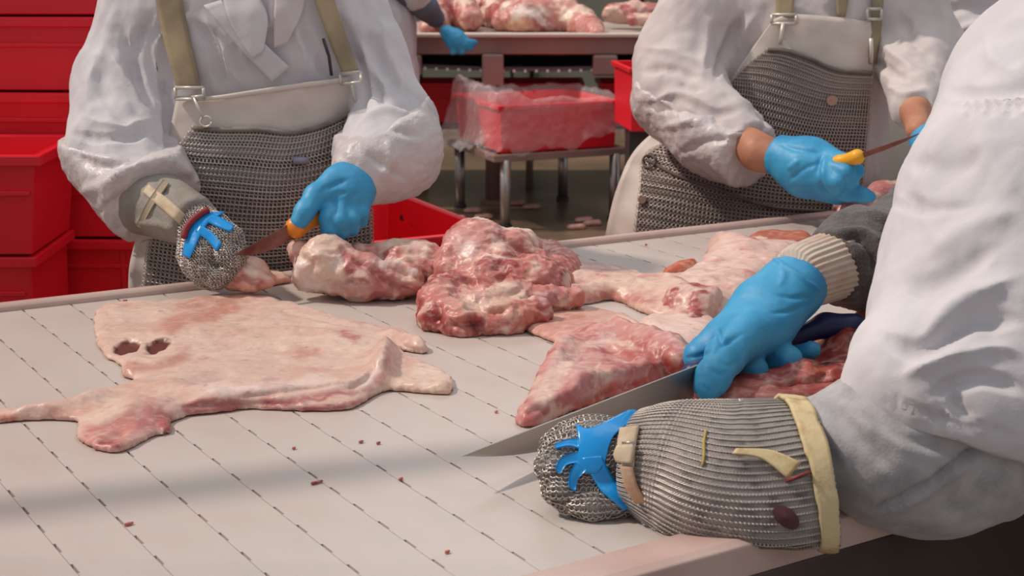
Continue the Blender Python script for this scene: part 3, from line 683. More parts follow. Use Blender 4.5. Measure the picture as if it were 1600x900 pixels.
# braces, buckles and the apron hook
patch('strap', coat, [(238, -25), (280, -25)], [(276, 140), (314, 138)], [(238, -25), (255, 60), (276, 140)], [(280, -25), (296, 60), (314, 138)], .013, strap_m, P1, 6, 26, .003)
patch('strap', coat, [(482, -25), (514, -25)], [(535, 118), (561, 112)], [(482, -25), (508, 45), (535, 118)], [(514, -25), (538, 45), (561, 112)], .013, strap_m, P1, 6, 26, .003)
def surf_pt(fn, px, py, off): return drape(fn, np.array([[[px, py]]], float), off, sm=0)[0, 0]
def buckle(cx, cy, w, h, off, ang=0):
    b = MB(); c, s = math.cos(ang), math.sin(ang)
    P = [surf_pt(coat, cx + x * c - y * s, cy + x * s + y * c, off) for x, y in ((-w, -h), (w, -h), (w, h), (-w, h), (-w, -h))]
    for a, d in zip(P, P[1:]): b.tube([a, d], .003, 8)
    return b
pale_metal = M('pale_buckle', (.62, .58, .52), .4, metal=.3)
buckle(296, 146, 22, 9, .021).build('buckle', pale_metal, P1, smooth=True)
buckle(548, 122, 16, 8, .021, -.1).build('buckle', pale_metal, P1, smooth=True)
hk = MB(); hk.tube([surf_pt(tors, 303, 152, .028), surf_pt(tors, 311, 170, .03), surf_pt(tors, 318, 184, .03)], .003, 8); hk.tube([surf_pt(tors, 300, 152, .028), surf_pt(tors, 318, 150, .028)], .003, 8)
a = [surf_pt(tors, 322 + 9 * math.cos(t), 190 + 8 * math.sin(t), .03) for t in np.linspace(0, 2 * math.pi, 14)]; hk.tube(a, .0022, 6)
hk.build('hook', pale_metal, P1, smooth=True)
hk = MB(); hk.tube([surf_pt(tors, 548, 130, .028), surf_pt(tors, 553, 150, .03), surf_pt(tors, 560, 166, .03)], .0035, 8); hk.build('hook', pale_metal, P1, smooth=True)
MB().tube([surf_pt(coat, 505, 60, .016), surf_pt(coat, 514, 88, .018), surf_pt(coat, 518, 118, .018)], .0028, 8).build('pen', steel_dark, P1, smooth=True, label='dark cord beside the right strap')
MB().tube([surf_pt(tors, 458, 251, .03), surf_pt(tors, 482, 251, .03)], .0065, 8).build('mesh_tag', M('lilac_tag', (.3, .27, .36), .5), P1, smooth=True, label='lilac tag on the mesh')
# forearm guard on the left side of the picture
gd = Shape(.02); gd.chain([(222, 308, 2.75, .062), (300, 345, 2.62, .043)]).cut(at(311, 352, 2.61), at(311, 352, 2.61) - at(240, 318, 2.72)); gd.grow = .002
V, F = surface(gd, .005, sm=2); V = folds(V, F, [([(280, 360), (240, 350), (205, 345)], 6, .005), ([(300, 310), (260, 300), (240, 275)], 6, -.004)], [((1, 1, 1), 18, .002, 'n', 5)])
guard_m = M('grey_arm_guard', (.36, .33, .29), .75, noise=[(10, (.25, .22, .19), .4, .7)], bump=[(120, .6), (350, .5)])
mesh_obj('arm_guard', V, F, guard_m, P1)
patch('guard_strap', gd, [(222, 300), (232, 288)], [(284, 354), (296, 341)], [(222, 300), (252, 326), (284, 354)], [(232, 288), (264, 312), (296, 341)], .004, strap_light, P1, 5, 16, .003)
patch('guard_edge', gd, [(213, 352), (220, 357)], [(255, 280), (264, 285)], [(213, 352), (230, 316), (255, 280)], [(220, 357), (239, 321), (264, 285)], .004, M('tan_edge', (.33, .27, .19), .8), P1, 4, 24, .003)
# chain mail glove with blue band, hand pinching the meat
h1 = Shape(.014)
h1.chain([(306, 352, 2.62, .040), (325, 375, 2.59, .040), (322, 398, 2.565, .036)])
ix = [(338, 352, 2.58, .020), (362, 372, 2.555, .0165), (374, 396, 2.545, .0125), (372, 408, 2.54, .010)]
fg = [[(312, 392, 2.56, .018), (314, 420, 2.54, .016), (340, 436, 2.53, .0145), (360, 425, 2.53, .012)],
      [(304, 385, 2.575, .018), (300, 415, 2.555, .015), (318, 434, 2.55, .014), (340, 436, 2.55, .012)],
      [(298, 375, 2.59, .017), (292, 400, 2.575, .014), (302, 422, 2.57, .013)],
      [(345, 368, 2.56, .016), (352, 398, 2.535, .014), (366, 412, 2.53, .012)]]
h1.chain(ix, k=.01)
for f in fg: h1.chain(f, k=.007)
V, F = surface(h1, .003, sm=1); mesh_obj('mail_glove', V, F, M('mail_glove_cloth', (.26, .225, .2), .6, metal=.2, bump=[(260, .9)], noise=[(60, (.1, .085, .08), .45, .7)]), P1, label='steel mesh glove')
rings_on('glove_rings', h1, .0056, .0031, .0008, mail_m, P1, (.5, -.3, -.6))
sil = h1.copy(grow=.0035)
patch('glove_band', sil, [(318, 332), (352, 330)], [(284, 398), (296, 404)], [(318, 332), (296, 352), (284, 398)], [(352, 330), (322, 352), (296, 404)], .002, silicone_m, P1, 8, 24, .003, label='blue silicone band')
patch('glove_band', sil, [(312, 340), (322, 330)], [(360, 362), (366, 352)], [(312, 340), (335, 352), (360, 362)], [(322, 330), (346, 340), (366, 352)], .002, silicone_m, P1, 5, 16, .003, label='blue silicone band')
patch('glove_band', sil, [(305, 362), (312, 350)], [(338, 392), (346, 380)], [(305, 362), (322, 374), (338, 392)], [(312, 350), (330, 362), (346, 380)], .002, silicone_m, P1, 5, 12, .003, label='blue silicone band')
rb = [surf_pt(h1.copy(grow=.006), x, y, .004) for x, y in ((287, 372), (291, 358), (300, 345), (313, 334), (326, 327))]
MB().tube(smooth_line(rb, 16), .0055, 8).build('wrist_band', M('dark_red_band', (.25, .02, .03), .6), P1, smooth=True, label='dark red wrist band')
# bare blue glove holding the knife
h2 = Shape(.016)
h2.chain([(570, 272, 2.70, .036), (548, 290, 2.66, .040), (536, 305, 2.64, .036)], k=.02)
h2.ell(at(545, 308, 2.64), (.038, .028, .038))
h2.chain([(525, 285, 2.64, .026), (494, 306, 2.61, .0185), (476, 330, 2.585, .0155), (467, 347, 2.575, .0150)], k=.012)
for f in ([(520, 318, 2.62, .017), (512, 342, 2.595, .0150), (515, 362, 2.59, .0135), (528, 354, 2.62, .012)],
          [(535, 318, 2.62, .018), (531, 346, 2.595, .0150), (533, 363, 2.60, .0130), (542, 350, 2.63, .012)],
          [(551, 316, 2.63, .017), (549, 342, 2.605, .0140), (550, 358, 2.61, .0120), (556, 344, 2.64, .011)],
          [(566, 310, 2.64, .015), (565, 332, 2.62, .0125), (565, 346, 2.63, .011)]): h2.chain(f, k=.0035)
glove('glove', h2, P1, strokes=[([(500, 300), (520, 290), (545, 280)], 5, -.003), ([(518, 325), (525, 305), (545, 300)], 4, -.003), ([(540, 330), (548, 310), (560, 300)], 4, -.003), ([(470, 345), (480, 342)], 3, -.002)], label='blue glove')
kn = knife('boning_knife', at(366, 398, 2.50), at(458, 346, 2.575), at(530, 322, 2.66), (-.2, -.1, 1), .026, handle_orange, 'orange handled boning knife in the left worker\'s blue glove', hr=.015, blade=dark_reflection_steel)
# ---------------------------------------------------------------- right worker behind the conveyor
P2 = empty('person', (.62, 3.6, 0), 'worker in white coat and mesh apron at right behind the conveyor with yellow knife', 'person')
t2 = Shape(.05); Y2 = 3.58
t2.cap(at(1262, 60, Y2), at(1240, 230, Y2), .20, .19, sc=(1, .66, 1)).cap(at(1240, 230, Y2), at(1145, 400, Y2 + .01), .19, .27, sc=(1, .62, 1)).cap(at(1145, 400, Y2 + .01), at(1140, 600, Y2 + .02), .27, .285, sc=(1, .64, 1))
t2.cap(at(1110, -10, Y2), at(1410, -10, Y2), .085, .085)
c2 = t2.copy(); c2.k = .035
c2.chain([(1088, 20, 3.56, .092), (1062, 95, 3.54, .098), (1062, 150, 3.47, .100), (1120, 205, 3.36, .084), (1158, 232, 3.30, .072)], k=.03)
c2.chain([(1415, 20, 3.56, .098), (1445, 85, 3.52, .092), (1440, 115, 3.42, .085), (1430, 168, 3.26, .055)], k=.03)
c2.cut(at(1172, 240, 3.285), at(1205, 255, 3.22) - at(1110, 205, 3.38), .2).cut((0, 0, .75), (0, 0, -1))
b2 = head(P2, at(1270, -170, 3.5), (0.0, -1, 0), .5)
b2.cap(at(1265, -60, 3.55), at(1250, 200, 3.6), .1, .13, .05, sc=(1, .7, 1)).chain([(1110, -5, 3.58, .055), (1065, 140, 3.5, .042), (1185, 238, 3.24, .036), (1225, 250, 3.21, .033)]).chain([(1410, -5, 3.58, .055), (1445, 105, 3.45, .036), (1430, 175, 3.22, .028), (1436, 205, 3.12, .026)])
V, F = surface(b2, .009); mesh_obj('body', V, F, skin_m, P2)
V, F = surface(c2, .007, sm=2)
V = folds(V, F, [
    ([(1160, 20), (1140, 70), (1118, 125)], 6, -.016), ([(1120, 10), (1105, 60), (1098, 110)], 8, .009), ([(1000, 110), (1050, 105), (1100, 125)], 6, -.012), ([(1005, 75), (1050, 80), (1100, 100)], 7, .008),
    ([(1010, 160), (1060, 145), (1110, 165)], 7, .009), ([(1025, 195), (1080, 180), (1130, 190)], 6, -.009), ([(1070, 160), (1110, 175), (1160, 170)], 6, -.009), ([(1080, 215), (1130, 210), (1175, 200)], 6, .008), ([(1060, 125), (1075, 140), (1100, 140)], 5, -.008),
    ([(1405, 20), (1425, 60), (1470, 90)], 8, -.01), ([(1370, 40), (1390, 80), (1440, 110)], 8, .009), ([(1360, 90), (1400, 118), (1450, 130)], 6, -.012), ([(1380, 130), (1410, 145), (1450, 140)], 6, .008), ([(1180, 20), (1165, 50), (1150, 90)], 7, .008), ([(1290, 10), (1310, 30), (1312, 40)], 6, -.007)],
    [((1, 1, .5), 7, .006, 'n', 21), ((1.2, 1.2, .45), 15, .004, 'n', 22), ((1, 1, 1), 45, .0006, 'n', 23)])
V = folds(V, F, [], [((1, 1, .45), 9, -.0042, 'r', 24), ((.9, .9, .6), 20, -.0016, 'r', 26)]); mesh_obj('coat', V, F, coat_warm, P2)
lower_body(P2, (.56, 3.64, .85), (0, -1, 0))
ov = Shape(.03); ov.chain([(1062, 150, 3.47, .101), (1120, 205, 3.36, .086), (1158, 232, 3.30, .075)]).cut(at(1062, 122, 3.5), (.12, -.3, 1)).cut(at(1174, 242, 3.28), at(1205, 255, 3.22) - at(1110, 205, 3.38)); ov.grow = .004
V, F = surface(ov, .006); V = folds(V, F, [([(1000, 160), (1040, 170), (1100, 160)], 6, -.009), ([(1030, 200), (1080, 190), (1130, 185)], 6, .009), ([(1060, 240), (1110, 220), (1170, 215)], 6, -.008)], [((1, 1, .6), 14, .005, 'n', 28), ((1, 1, 1), 38, .0022, 'r', 29)])
mesh_obj('oversleeve', V, F, oversleeve, P2, label='crinkled plastic sleeve cover')
patch('apron_bib', t2, [(1208, 30), (1235, 22), (1300, 26), (1362, 34)], [(935, 420), (1100, 440), (1330, 420)], [(1208, 30), (1165, 90), (1118, 150), (1010, 215), (965, 290), (935, 420)], [(1362, 34), (1364, 110), (1356, 250), (1330, 420)], .012, apron_m, P2, 50, 50, .004, wob=.006)
T_ = [(1200, 78), (1230, 80), (1265, 92), (1310, 110), (1362, 114)]
Lf = [(1200, 78), (1160, 110), (1122, 150), (1050, 215), (1008, 245), (1000, 300), (986, 420)]; Rt = [(1362, 114), (1358, 180), (1346, 300), (1330, 420)]; Bt = [(986, 420), (1150, 435), (1330, 420)]
mg2 = lambda nu, nv: coons(T_, Bt, Lf, Rt, nu, nv)
sheet('mesh_apron', drape(t2, mg2(44, 44), .022, sm=3), mail_back, P2, .002, label='steel chain mail apron')
rings('mail_rings', drape(t2, mg2(54, 60), .0255, sm=3), .0045, .0011, M('dull_ring', (.50, .43, .39), .42, metal=.7), P2, tilt=.12)
MB().tube(drape(t2, np.stack([smooth_line(T_, 30)] * 2), .026, sm=1)[0], .005, 8).build('mesh_hem', mail_back, P2, smooth=True)
MB().tube(drape(t2, np.stack([smooth_line([(1012, 250), (1060, 275), (1120, 295), (1200, 322), (1290, 330)], 30)] * 2), .027, sm=1)[0], .004, 8).build('mesh_hem', mail_back, P2, smooth=True, label='gathered fold in the mesh')
for (x, y) in ((1300, 157), (1003, 312)):
    MB().tube([surf_pt(t2, x, y, .022), surf_pt(t2, x, y, .034)], .011 if x > 1200 else .009, 14).build('mesh_button', M('copper_button', (.5, .3, .22), .4, metal=.5) if x > 1200 else bpy.data.materials['copper_button'], P2)
rg = MB(); rg.tube([surf_pt(t2, 1014 + 10 * math.cos(t), 252 + 10 * math.sin(t), .03) for t in np.linspace(0, 2 * math.pi, 16)], .0025, 6); rg.build('mesh_ring', mail_back, P2, smooth=True)
patch('strap', c2, [(1212, -25), (1243, -25)], [(1212, 26), (1240, 28)], [(1212, -25), (1212, 26)], [(1243, -25), (1240, 28)], .014, strap_m, P2, 6, 10, .003)
patch('strap', c2, [(1362, -25), (1382, -25)], [(1358, 100), (1370, 100)], [(1362, -25), (1362, 40), (1358, 100)], [(1382, -25), (1378, 40), (1370, 100)], .014, strap_m, P2, 5, 16, .003)
def buckle2(fn, cx, cy, w, h, off):
    b = MB(); P = [surf_pt(fn, cx + x, cy + y, off) for x, y in ((-w, -h), (w, -h), (w, h), (-w, h), (-w, -h))]
    for a, d in zip(P, P[1:]): b.tube([a, d], .0035, 8)
    return b
buckle2(c2, 1225, 30, 19, 7, .022).build('buckle', pale_metal, P2, smooth=True)
buckle2(c2, 1366, 22, 11, 8, .022).build('buckle', pale_metal, P2, smooth=True)
MB().tube([surf_pt(t2, 1224, 36, .026), surf_pt(t2, 1221, 56, .026), surf_pt(t2, 1219, 70, .026)], .0045, 8).build('hook', pale_metal, P2, smooth=True)
MB().tube([surf_pt(t2, 1361, 60, .03), surf_pt(t2, 1362, 80, .03), surf_pt(t2, 1361, 98, .03)], .0045, 8).build('hook', pale_metal, P2, smooth=True)
patch('placket', t2, [(1305, -12), (1328, -12)], [(1309, 26), (1321, 26)], [(1305, -12), (1309, 26)], [(1328, -12), (1321, 26)], .012, strap_m, P2, 5, 8, .003, label='dark shirt at the coat opening')
# gloved hand with knife
h3 = Shape(.016)
h3.chain([(1222, 245, 3.215, .044), (1262, 262, 3.18, .056), (1300, 275, 3.14, .050)], k=.03)
h3.chain([(1290, 285, 3.14, .034), (1325, 300, 3.11, .019), (1348, 305, 3.10, .014), (1362, 308, 3.09, .009)], k=.012)
h3.chain([(1290, 295, 3.16, .026), (1310, 306, 3.14, .017), (1338, 311, 3.13, .012)], k=.01)
for f in ([(1300, 250, 3.13, .024), (1325, 256, 3.10, .018), (1338, 268, 3.10, .015), (1325, 278, 3.12, .013)],
          [(1300, 262, 3.11, .022), (1322, 270, 3.08, .018), (1330, 284, 3.09, .015), (1316, 288, 3.11, .013)],
          [(1292, 275, 3.10, .020), (1308, 284, 3.08, .016), (1306, 296, 3.09, .013)]): h3.chain(f, k=.006)
h3.cut(at(1206, 238, 3.22), at(1180, 228, 3.25) - at(1240, 252, 3.2))
h3b = Shape(.014); h3b.chain([(1440, 208, 3.13, .030), (1458, 232, 3.08, .036), (1462, 245, 3.05, .034)], k=.02)
for i in range(4): h3b.chain([(1448 + 9 * i, 250, 3.03, .013), (1446 + 9 * i, 275, 3.0, .0115), (1450 + 9 * i, 292, 3.03, .010)], k=.005)
h3b.chain([(1480, 235, 3.05, .016), (1492, 260, 3.02, .013), (1488, 278, 3.0, .011)], k=.008)
glove('glove', h3b, P2, h=.004, label='blue glove on the hidden hand')
glove('glove', h3, P2, strokes=[([(1285, 240), (1278, 270), (1290, 305)], 4, -.004), ([(1292, 240), (1286, 270), (1298, 305)], 4, .004), ([(1230, 285), (1255, 265), (1280, 255)], 4, -.003), ([(1215, 225), (1250, 235), (1290, 240)], 4, -.003), ([(1230, 265), (1250, 250)], 4, .003)], label='blue glove', h=.0034)
ovc = Shape(.01); ovc.chain([(1178, 222, 3.25, .046), (1215, 232, 3.215, .05)]); ovc.cut(at(1170, 222, 3.255), at(1140, 210, 3.3) - at(1200, 230, 3.2)).cut(at(1222, 235, 3.21), at(1240, 240, 3.2) - at(1190, 225, 3.2))
knife('boning_knife', at(1440, 207, 2.98), at(1338, 242, 3.07), at(1285, 262, 3.13), (-.2, -.1, 1), .010, handle_yellow, 'yellow handled knife in the right worker\'s blue glove', hr=.013, blade=dark_reflection_steel)
# ---------------------------------------------------------------- white divider panel between the right worker and the foreground worker
dp = empty('divider_panel', (.98, 3.75, 0), 'upright white plastic panel standing between the right worker and the foreground sleeve', 'panel')
a, b = at(1352, 330, 3.72), at(1500, 330, 3.82); zt = at(1400, 120, 3.76)[2]
MB().box(((a[0] + b[0]) / 2, 3.77, (zt + .1) / 2 + .1), (b[0] - a[0], .03, zt - .1), rz=.08).build('board', M('white_board', (.80, .77, .68), .45, noise=[(3, (.58, .54, .47), .4, .7)]), dp, bevel=.004)
for xx in (a[0] + .05, b[0] - .05): MB().box((xx, 3.77 + (xx - (a[0] + b[0]) / 2) * .3, .09), (.05, .12, .18)).build('foot', steel_m, dp)
MB().box((a[0] - .01, 3.76, (zt + .1) / 2 + .05), (.02, .04, zt - .15)).build('red_edge', red_m, dp, bevel=.003, label='red vertical edge strip')
pt = at(1359, 268, 3.72); MB().tube([pt, pt + np.array([0, .06, 0])], .004, 8).build('screw', steel_dark, dp)
# ---------------------------------------------------------------- worker at the far table, left
P5 = empty('person', (-.78, 8.2, 0), 'distant worker in white coat and grey sleeve, blue gloved hand over the far table edge', 'person')
t5 = Shape(.05); t5.cap(at(590, 40, 8.25), at(590, 130, 8.25), .2, .2, sc=(1, .7, 1)).cap(at(590, 130, 8.25), at(590, 270, 8.25), .19, .2, sc=(1, .7, 1)).cap(at(560, -60, 8.25), at(620, -60, 8.25), .11, .11)
t5.chain([(628, -50, 8.2, .09), (655, -5, 8.15, .07)], k=.03)
b5 = head(P5, at(600, -120, 8.2), (.5, 1, 0), .4); b5.cap(at(598, -90, 8.24), at(590, 100, 8.28), .06, .12, .05).chain([(625, -40, 8.2, .05), (655, 5, 8.2, .045), (690, 40, 8.3, .035), (700, 50, 8.33, .032)])
b5.chain([(560, -40, 8.2, .05), (580, 40, 8.1, .045), (620, 60, 8.2, .03)])
V, F = surface(b5, .012); mesh_obj('body', V, F, skin_m, P5)
V, F = surface(t5, .014); V = folds(V, F, [], [((1, 1, .35), 12, .018, 'n', 31)]); mesh_obj('coat', V, F, coat_white, P5)
ap = Shape(.03).chain([(640, -15, 8.2, .085), (665, 12, 8.19, .062), (680, 28, 8.25, .05)]); V, F = surface(ap, .01); mesh_obj('sleeve', V, F, M('slate_sleeve', (.12, .12, .15), .9), P5, label='slate grey sleeve')
h5 = Shape(.02); h5.chain([(698, 50, 8.2, .035), (712, 62, 8.2, .048), (718, 70, 8.2, .045)], k=.03)
for i, (x, y) in enumerate(((738, 70), (735, 76), (722, 82), (708, 82), (742, 66))): h5.chain([(716, 66, 8.2, .024), (x, y, 8.17, .014)], k=.015)
glove('glove', h5, P5, h=.006, label='light blue glove', noise=((1, 1, 1), 30, .002, 'r', 5))
lower_body(P5, (-.78, 8.25, .85), (0, 1, 0))
# ---------------------------------------------------------------- distant worker, top right
P4 = empty('person', (1.95, 5.2, 0), 'distant worker in white coat at the top right corner, forearm bare', 'person')
t4 = Shape(.06); t4.cap(at(1560, -60, 5.3), at(1640, 200, 5.3), .2, .21, sc=(1, .75, 1)).chain([(1500, -60, 5.3, .1), (1500, 5, 5.25, .1), (1520, 50, 5.15, .075)], k=.05).cap(at(1500, -60, 5.3), at(1620, -60, 5.3), .1, .1)
V, F = surface(t4, .012); V = folds(V, F, [([(1470, 20), (1510, 10), (1550, 20)], 8, -.02), ([(1480, 60), (1520, 40), (1560, 45)], 8, .02)], [((1, 1, .5), 9, .014, 'n', 41)]); mesh_obj('coat', V, F, coat_white, P4)
b4 = head(P4, at(1560, -190, 5.25), (-.4, -1, 0), .4); b4.cap(at(1560, -110, 5.3), at(1600, 200, 5.35), .06, .12, .05, sc=(1, .7, 1)).chain([(1500, -40, 5.3, .05), (1502, 40, 5.2, .05), (1540, 92, 5.0, .038), (1480, 92, 4.9, .034)])
for k in range(5): b4.chain([(1490, 90, 4.9, .026), (1462 + 4 * k, 92 + 5 * k, 4.86, .010)], k=.01)
V, F = surface(b4, .01); mesh_obj('body', V, F, skin_m, P4)
lower_body(P4, (at(1620, 300, 5.35)[0], 5.35, .85), (-.4, -1, 0))
# ---------------------------------------------------------------- foreground worker at the right, leaning over the conveyor
P3 = empty('person', (.9, 1.55, 0), 'foreground worker at right edge, white coat, one blue glove and one mesh glove', 'person')
FACE = unit((-.75, .66, 0))
c3 = Shape(.06)
c3.chain([(1655, 175, 1.86, .125), (1605, 330, 1.76, .138), (1550, 470, 1.68, .118), (1470, 590, 1.60, .098)], k=.05)
c3.chain([(1600, 330, 1.76, .10), (1600, 480, 1.68, .12), (1590, 620, 1.60, .105)], k=.05)
c3.chain([(1440, 600, 1.585, .078), (1480, 640, 1.58, .08)], k=.04)
c3.chain([(1655, 175, 1.86, .12), (1760, 60, 1.95, .13)], k=.08)
c3.cap((.88, 1.95, 1.34), (.90, 1.64, .98), .15, .165, k=.06).cap((.90, 1.64, .98), (.90, 1.52, .66), .165, .18, k=.06)
c3.cap((.86, 2.12, 1.32), at(1530, 330, 2.33), .10, .085, k=.05)
hemn = np.cross(at(1600, 735, 1.6) - at(1322, 650, 1.6), ray(1450, 690)); hemn = hemn * np.sign(hemn @ np.array([0, 0, -1]))
c3.cut(at(1460, 690, 1.6), hemn, .34).cut((0, 0, .64), (0, 0, -1))
V, F = surface(c3, .0052, sm=2)
st = [([(1478, 138), (1540, 140), (1640, 132)], 7, -.009), ([(1470, 150), (1530, 153), (1640, 146)], 6, .004)]
st += [([(1500 + 16 * i, 143), (1497 + 16 * i, 172 + 12 * (i % 2))], 4.5, -.0055) for i in range(8)]
st += [([(1410, 250), (1470, 262), (1540, 240)], 16, -.006), ([(1400, 300), (1450, 322), (1520, 318)], 8, -.005), ([(1380, 310), (1440, 330), (1470, 334)], 6, -.004), ([(1440, 400), (1500, 360), (1590, 330)], 18, .009), ([(1400, 440), (1470, 430), (1560, 380)], 14, -.010),
       ([(1440, 520), (1500, 470), (1590, 430)], 18, .010), ([(1370, 520), (1440, 545), (1520, 500), (1600, 500)], 12, -.012), ([(1400, 590), (1470, 560), (1560, 540), (1610, 560)], 14, .008), ([(1450, 620), (1530, 590), (1610, 610)], 10, -.010), ([(1490, 605), (1500, 640), (1520, 655)], 7, -.009),
       ([(1540, 60), (1560, 100), (1620, 120)], 14, .006), ([(1520, 200), (1560, 270), (1600, 300)], 20, .006), ([(1480, 180), (1450, 260), (1440, 340)], 16, .006),
       ([(1378, 612), (1460, 652), (1540, 668), (1610, 690)], 3.5, -.0035)]
st += [([(1385 + 15 * i, 622 + 5 * i), (1382 + 15 * i, 636 + 5 * i)], 3, -.003) for i in range(14)]
V = folds(V, F, st, [((1, 1, 1), 5, .005, 'n', 51), ((1, 1, .6), 14, .0022, 'n', 52), ((1, 1, 1), 40, .0005, 'n', 53)])
V = folds(V, F, [], [((1, 1, .5), 8, -.0035, 'r', 54), ((.9, .9, .6), 20, -.0012, 'r', 56)]); mesh_obj('coat', V, F, coat_white, P3)
b3 = head(P3, (.63, 2.05, 1.70), FACE, .9); b3.p = [q for q in b3.p if True]
b3.cap((.66, 2.0, 1.58), (.86, 1.95, 1.36), .058, .09, k=.05).cap((.88, 1.95, 1.34), (.9, 1.6, .92), .12, .12, k=.05)
b3.chain([(1655, 175, 1.86, .06), (1600, 480, 1.68, .048), (1560, 680, 1.60, .045), (1300, 705, 1.575, .036), (1180, 725, 1.58, .034), (1040, 725, 1.60, .032)], k=.03)
b3.cap((.86, 2.12, 1.32), at(1490, 330, 2.32), .055, .045, k=.03).chain([(1490, 330, 2.32, .045), (1340, 410, 2.22, .034), (1290, 430, 2.16, .030), (1262, 440, 2.14, .03)], k=.03)
V, F = surface(b3, .010); mesh_obj('body', V, F, skin_m, P3)
lower_body(P3, (.88, 1.52, .84), FACE)
# grey sweatshirt sleeve of the near arm
g3 = Shape(.05)
g3.chain([(1600, 640, 1.63, .07), (1500, 690, 1.60, .072), (1390, 690, 1.58, .070), (1290, 690, 1.575, .050)], k=.04)
g3.chain([(1540, 720, 1.60, .060), (1450, 755, 1.585, .045), (1370, 745, 1.575, .045)], k=.04)
V, F = surface(g3, .0045, sm=2)
V = folds(V, F, [([(1345, 806), (1440, 762), (1520, 705), (1570, 680)], 5, -.009), ([(1345, 816), (1445, 774), (1530, 715)], 7, .004), ([(1260, 640), (1300, 680), (1330, 740)], 9, .004), ([(1290, 625), (1350, 690), (1400, 740)], 11, -.005), ([(1330, 650), (1420, 700), (1500, 720)], 10, .004), ([(1400, 680), (1480, 705), (1560, 700)], 9, -.006)], [((1, 1, 1), 13, .0035, 'n', 61), ((1, 1, 1), 50, .0006, 'n', 62)])
mesh_obj('sleeve', V, F, grey_m, P3, label='light grey sweatshirt sleeve')
# dark grey sleeve and ribbed cuff of the far arm
d3 = Shape(.03); d3.chain([(1305, 408, 2.17, .046), (1345, 405, 2.21, .068), (1410, 400, 2.28, .075), (1490, 330, 2.32, .085)], k=.03).cut(at(1297, 415, 2.165), at(1280, 425, 2.15) - at(1350, 395, 2.21), .2)
V, F = surface(d3, .0055, sm=2)
V = folds(V, F, [([(1300, 365), (1345, 360), (1375, 385), (1385, 440)], 5, .006), ([(1305, 375), (1340, 372), (1362, 395), (1370, 440)], 6, -.010), ([(1385, 345), (1388, 400), (1380, 460)], 6, -.006), ([(1320, 420), (1345, 450), (1350, 490)], 7, -.005)], [((1, 1, 1), 22, .004, 'n', 71), ((1, 1, 1), 60, .0012, 'r', 72)])
mesh_obj('sleeve', V, F, dark_grey_m, P3, label='dark grey fleece sleeve')
k3 = Shape(.02); k3.chain([(1258, 430, 2.13, .045), (1330, 405, 2.20, .050)]).cut(at(1240, 440, 2.12), at(1240, 440, 2.12) - at(1300, 418, 2.17))
S = wrap(k3, [at(1238, 437, 2.112), at(1262, 428, 2.133), at(1322, 408, 2.19)], 26, 260, 0, 360, rmax=.12)
S[:, -1] = S[:, 0]; c_ = S.mean(1, keepdims=True); dd = S - c_; S = c_ + dd * (1 + .022 * np.sin(np.arange(260) / 259 * 2 * math.pi * 32))[None, :, None]
sheet('knit_cuff', S, knit_m, P3, .003, label='cream ribbed knit cuff')
# blue gloved hand on the navy knife handle
g = Shape(.018)
g.chain([(1250, 434, 2.125, .043), (1192, 486, 2.085, .0435), (1138, 534, 2.045, .033), (1092, 556, 2.03, .0215)], k=.012)
g.chain([(1240, 470, 2.11, .022), (1190, 530, 2.07, .024), (1160, 546, 2.04, .020)], k=.02)
g.chain([(1168, 520, 2.02, .028), (1134, 556, 1.965, .0235), (1114, 588, 1.925, .0200), (1104, 605, 1.915, .0165)], k=.016)
g.chain([(1250, 455, 2.09, .030), (1200, 510, 2.05, .030), (1150, 545, 2.01, .024)], k=.02)
for f in ([(1100, 560, 2.06, .018), (1108, 592, 2.04, .016), (1126, 612, 2.0, .0145), (1142, 611, 1.98, .0125)],
          [(1100, 545, 2.06, .020), (1108, 590, 2.06, .018), (1150, 592, 2.03, .0165), (1180, 579, 2.01, .0185)],
          [(1130, 530, 2.08, .020), (1150, 575, 2.08, .018), (1205, 572, 2.05, .0165), (1232, 561, 2.03, .0190)],
          [(1170, 510, 2.10, .018), (1190, 555, 2.10, .016), (1245, 555, 2.07, .0125), (1268, 547, 2.06, .0125)]): g.chain(f, k=.006)
g.cut(at(1245, 430, 2.12), at(1245, 430, 2.12) - at(1185, 510, 2.05), .12)
glove('glove', g, P3, h=.0028, label='blue nitrile glove', strokes=[
    ([(1122, 512), (1128, 534), (1150, 528)], 4.5, -.005), ([(1112, 560), (1130, 538), (1165, 520)], 4, -.003), ([(1093, 600), (1110, 610), (1125, 598)], 3, -.0015), ([(1110, 575), (1125, 585), (1140, 580)], 3, -.0018), ([(1120, 560), (1138, 572), (1155, 562)], 3, -.0018),
    ([(1282, 462), (1240, 465), (1210, 460)], 4, -.003), ([(1270, 470), (1240, 485), (1200, 490)], 3.5, -.0025), ([(1215, 405), (1225, 430), (1215, 450)], 5, .002), ([(1068, 560), (1092, 556), (1112, 548)], 3, -.003), ([(1200, 398), (1240, 425), (1290, 462)], 3, .003)])
V_ = [at(1207, 398, 2.11), at(1240, 424, 2.10), at(1287, 462, 2.10)]
kn = knife('butcher_knife', at(721, 712, 1.645), at(1090, 570, 1.935), at(1334, 502, 2.14), (.1, -.12, 1), .049, handle_navy, 'large butcher knife with navy handle, long wide blade pointing left across the belt', hpts=[(1084, 584, 1.955, .0165), (1112, 574, 2.03, .015), (1150, 568, 2.07, .013), (1235, 530, 2.12, .013), (1290, 508, 2.135, .0155), (1334, 508, 2.13, .0165)])
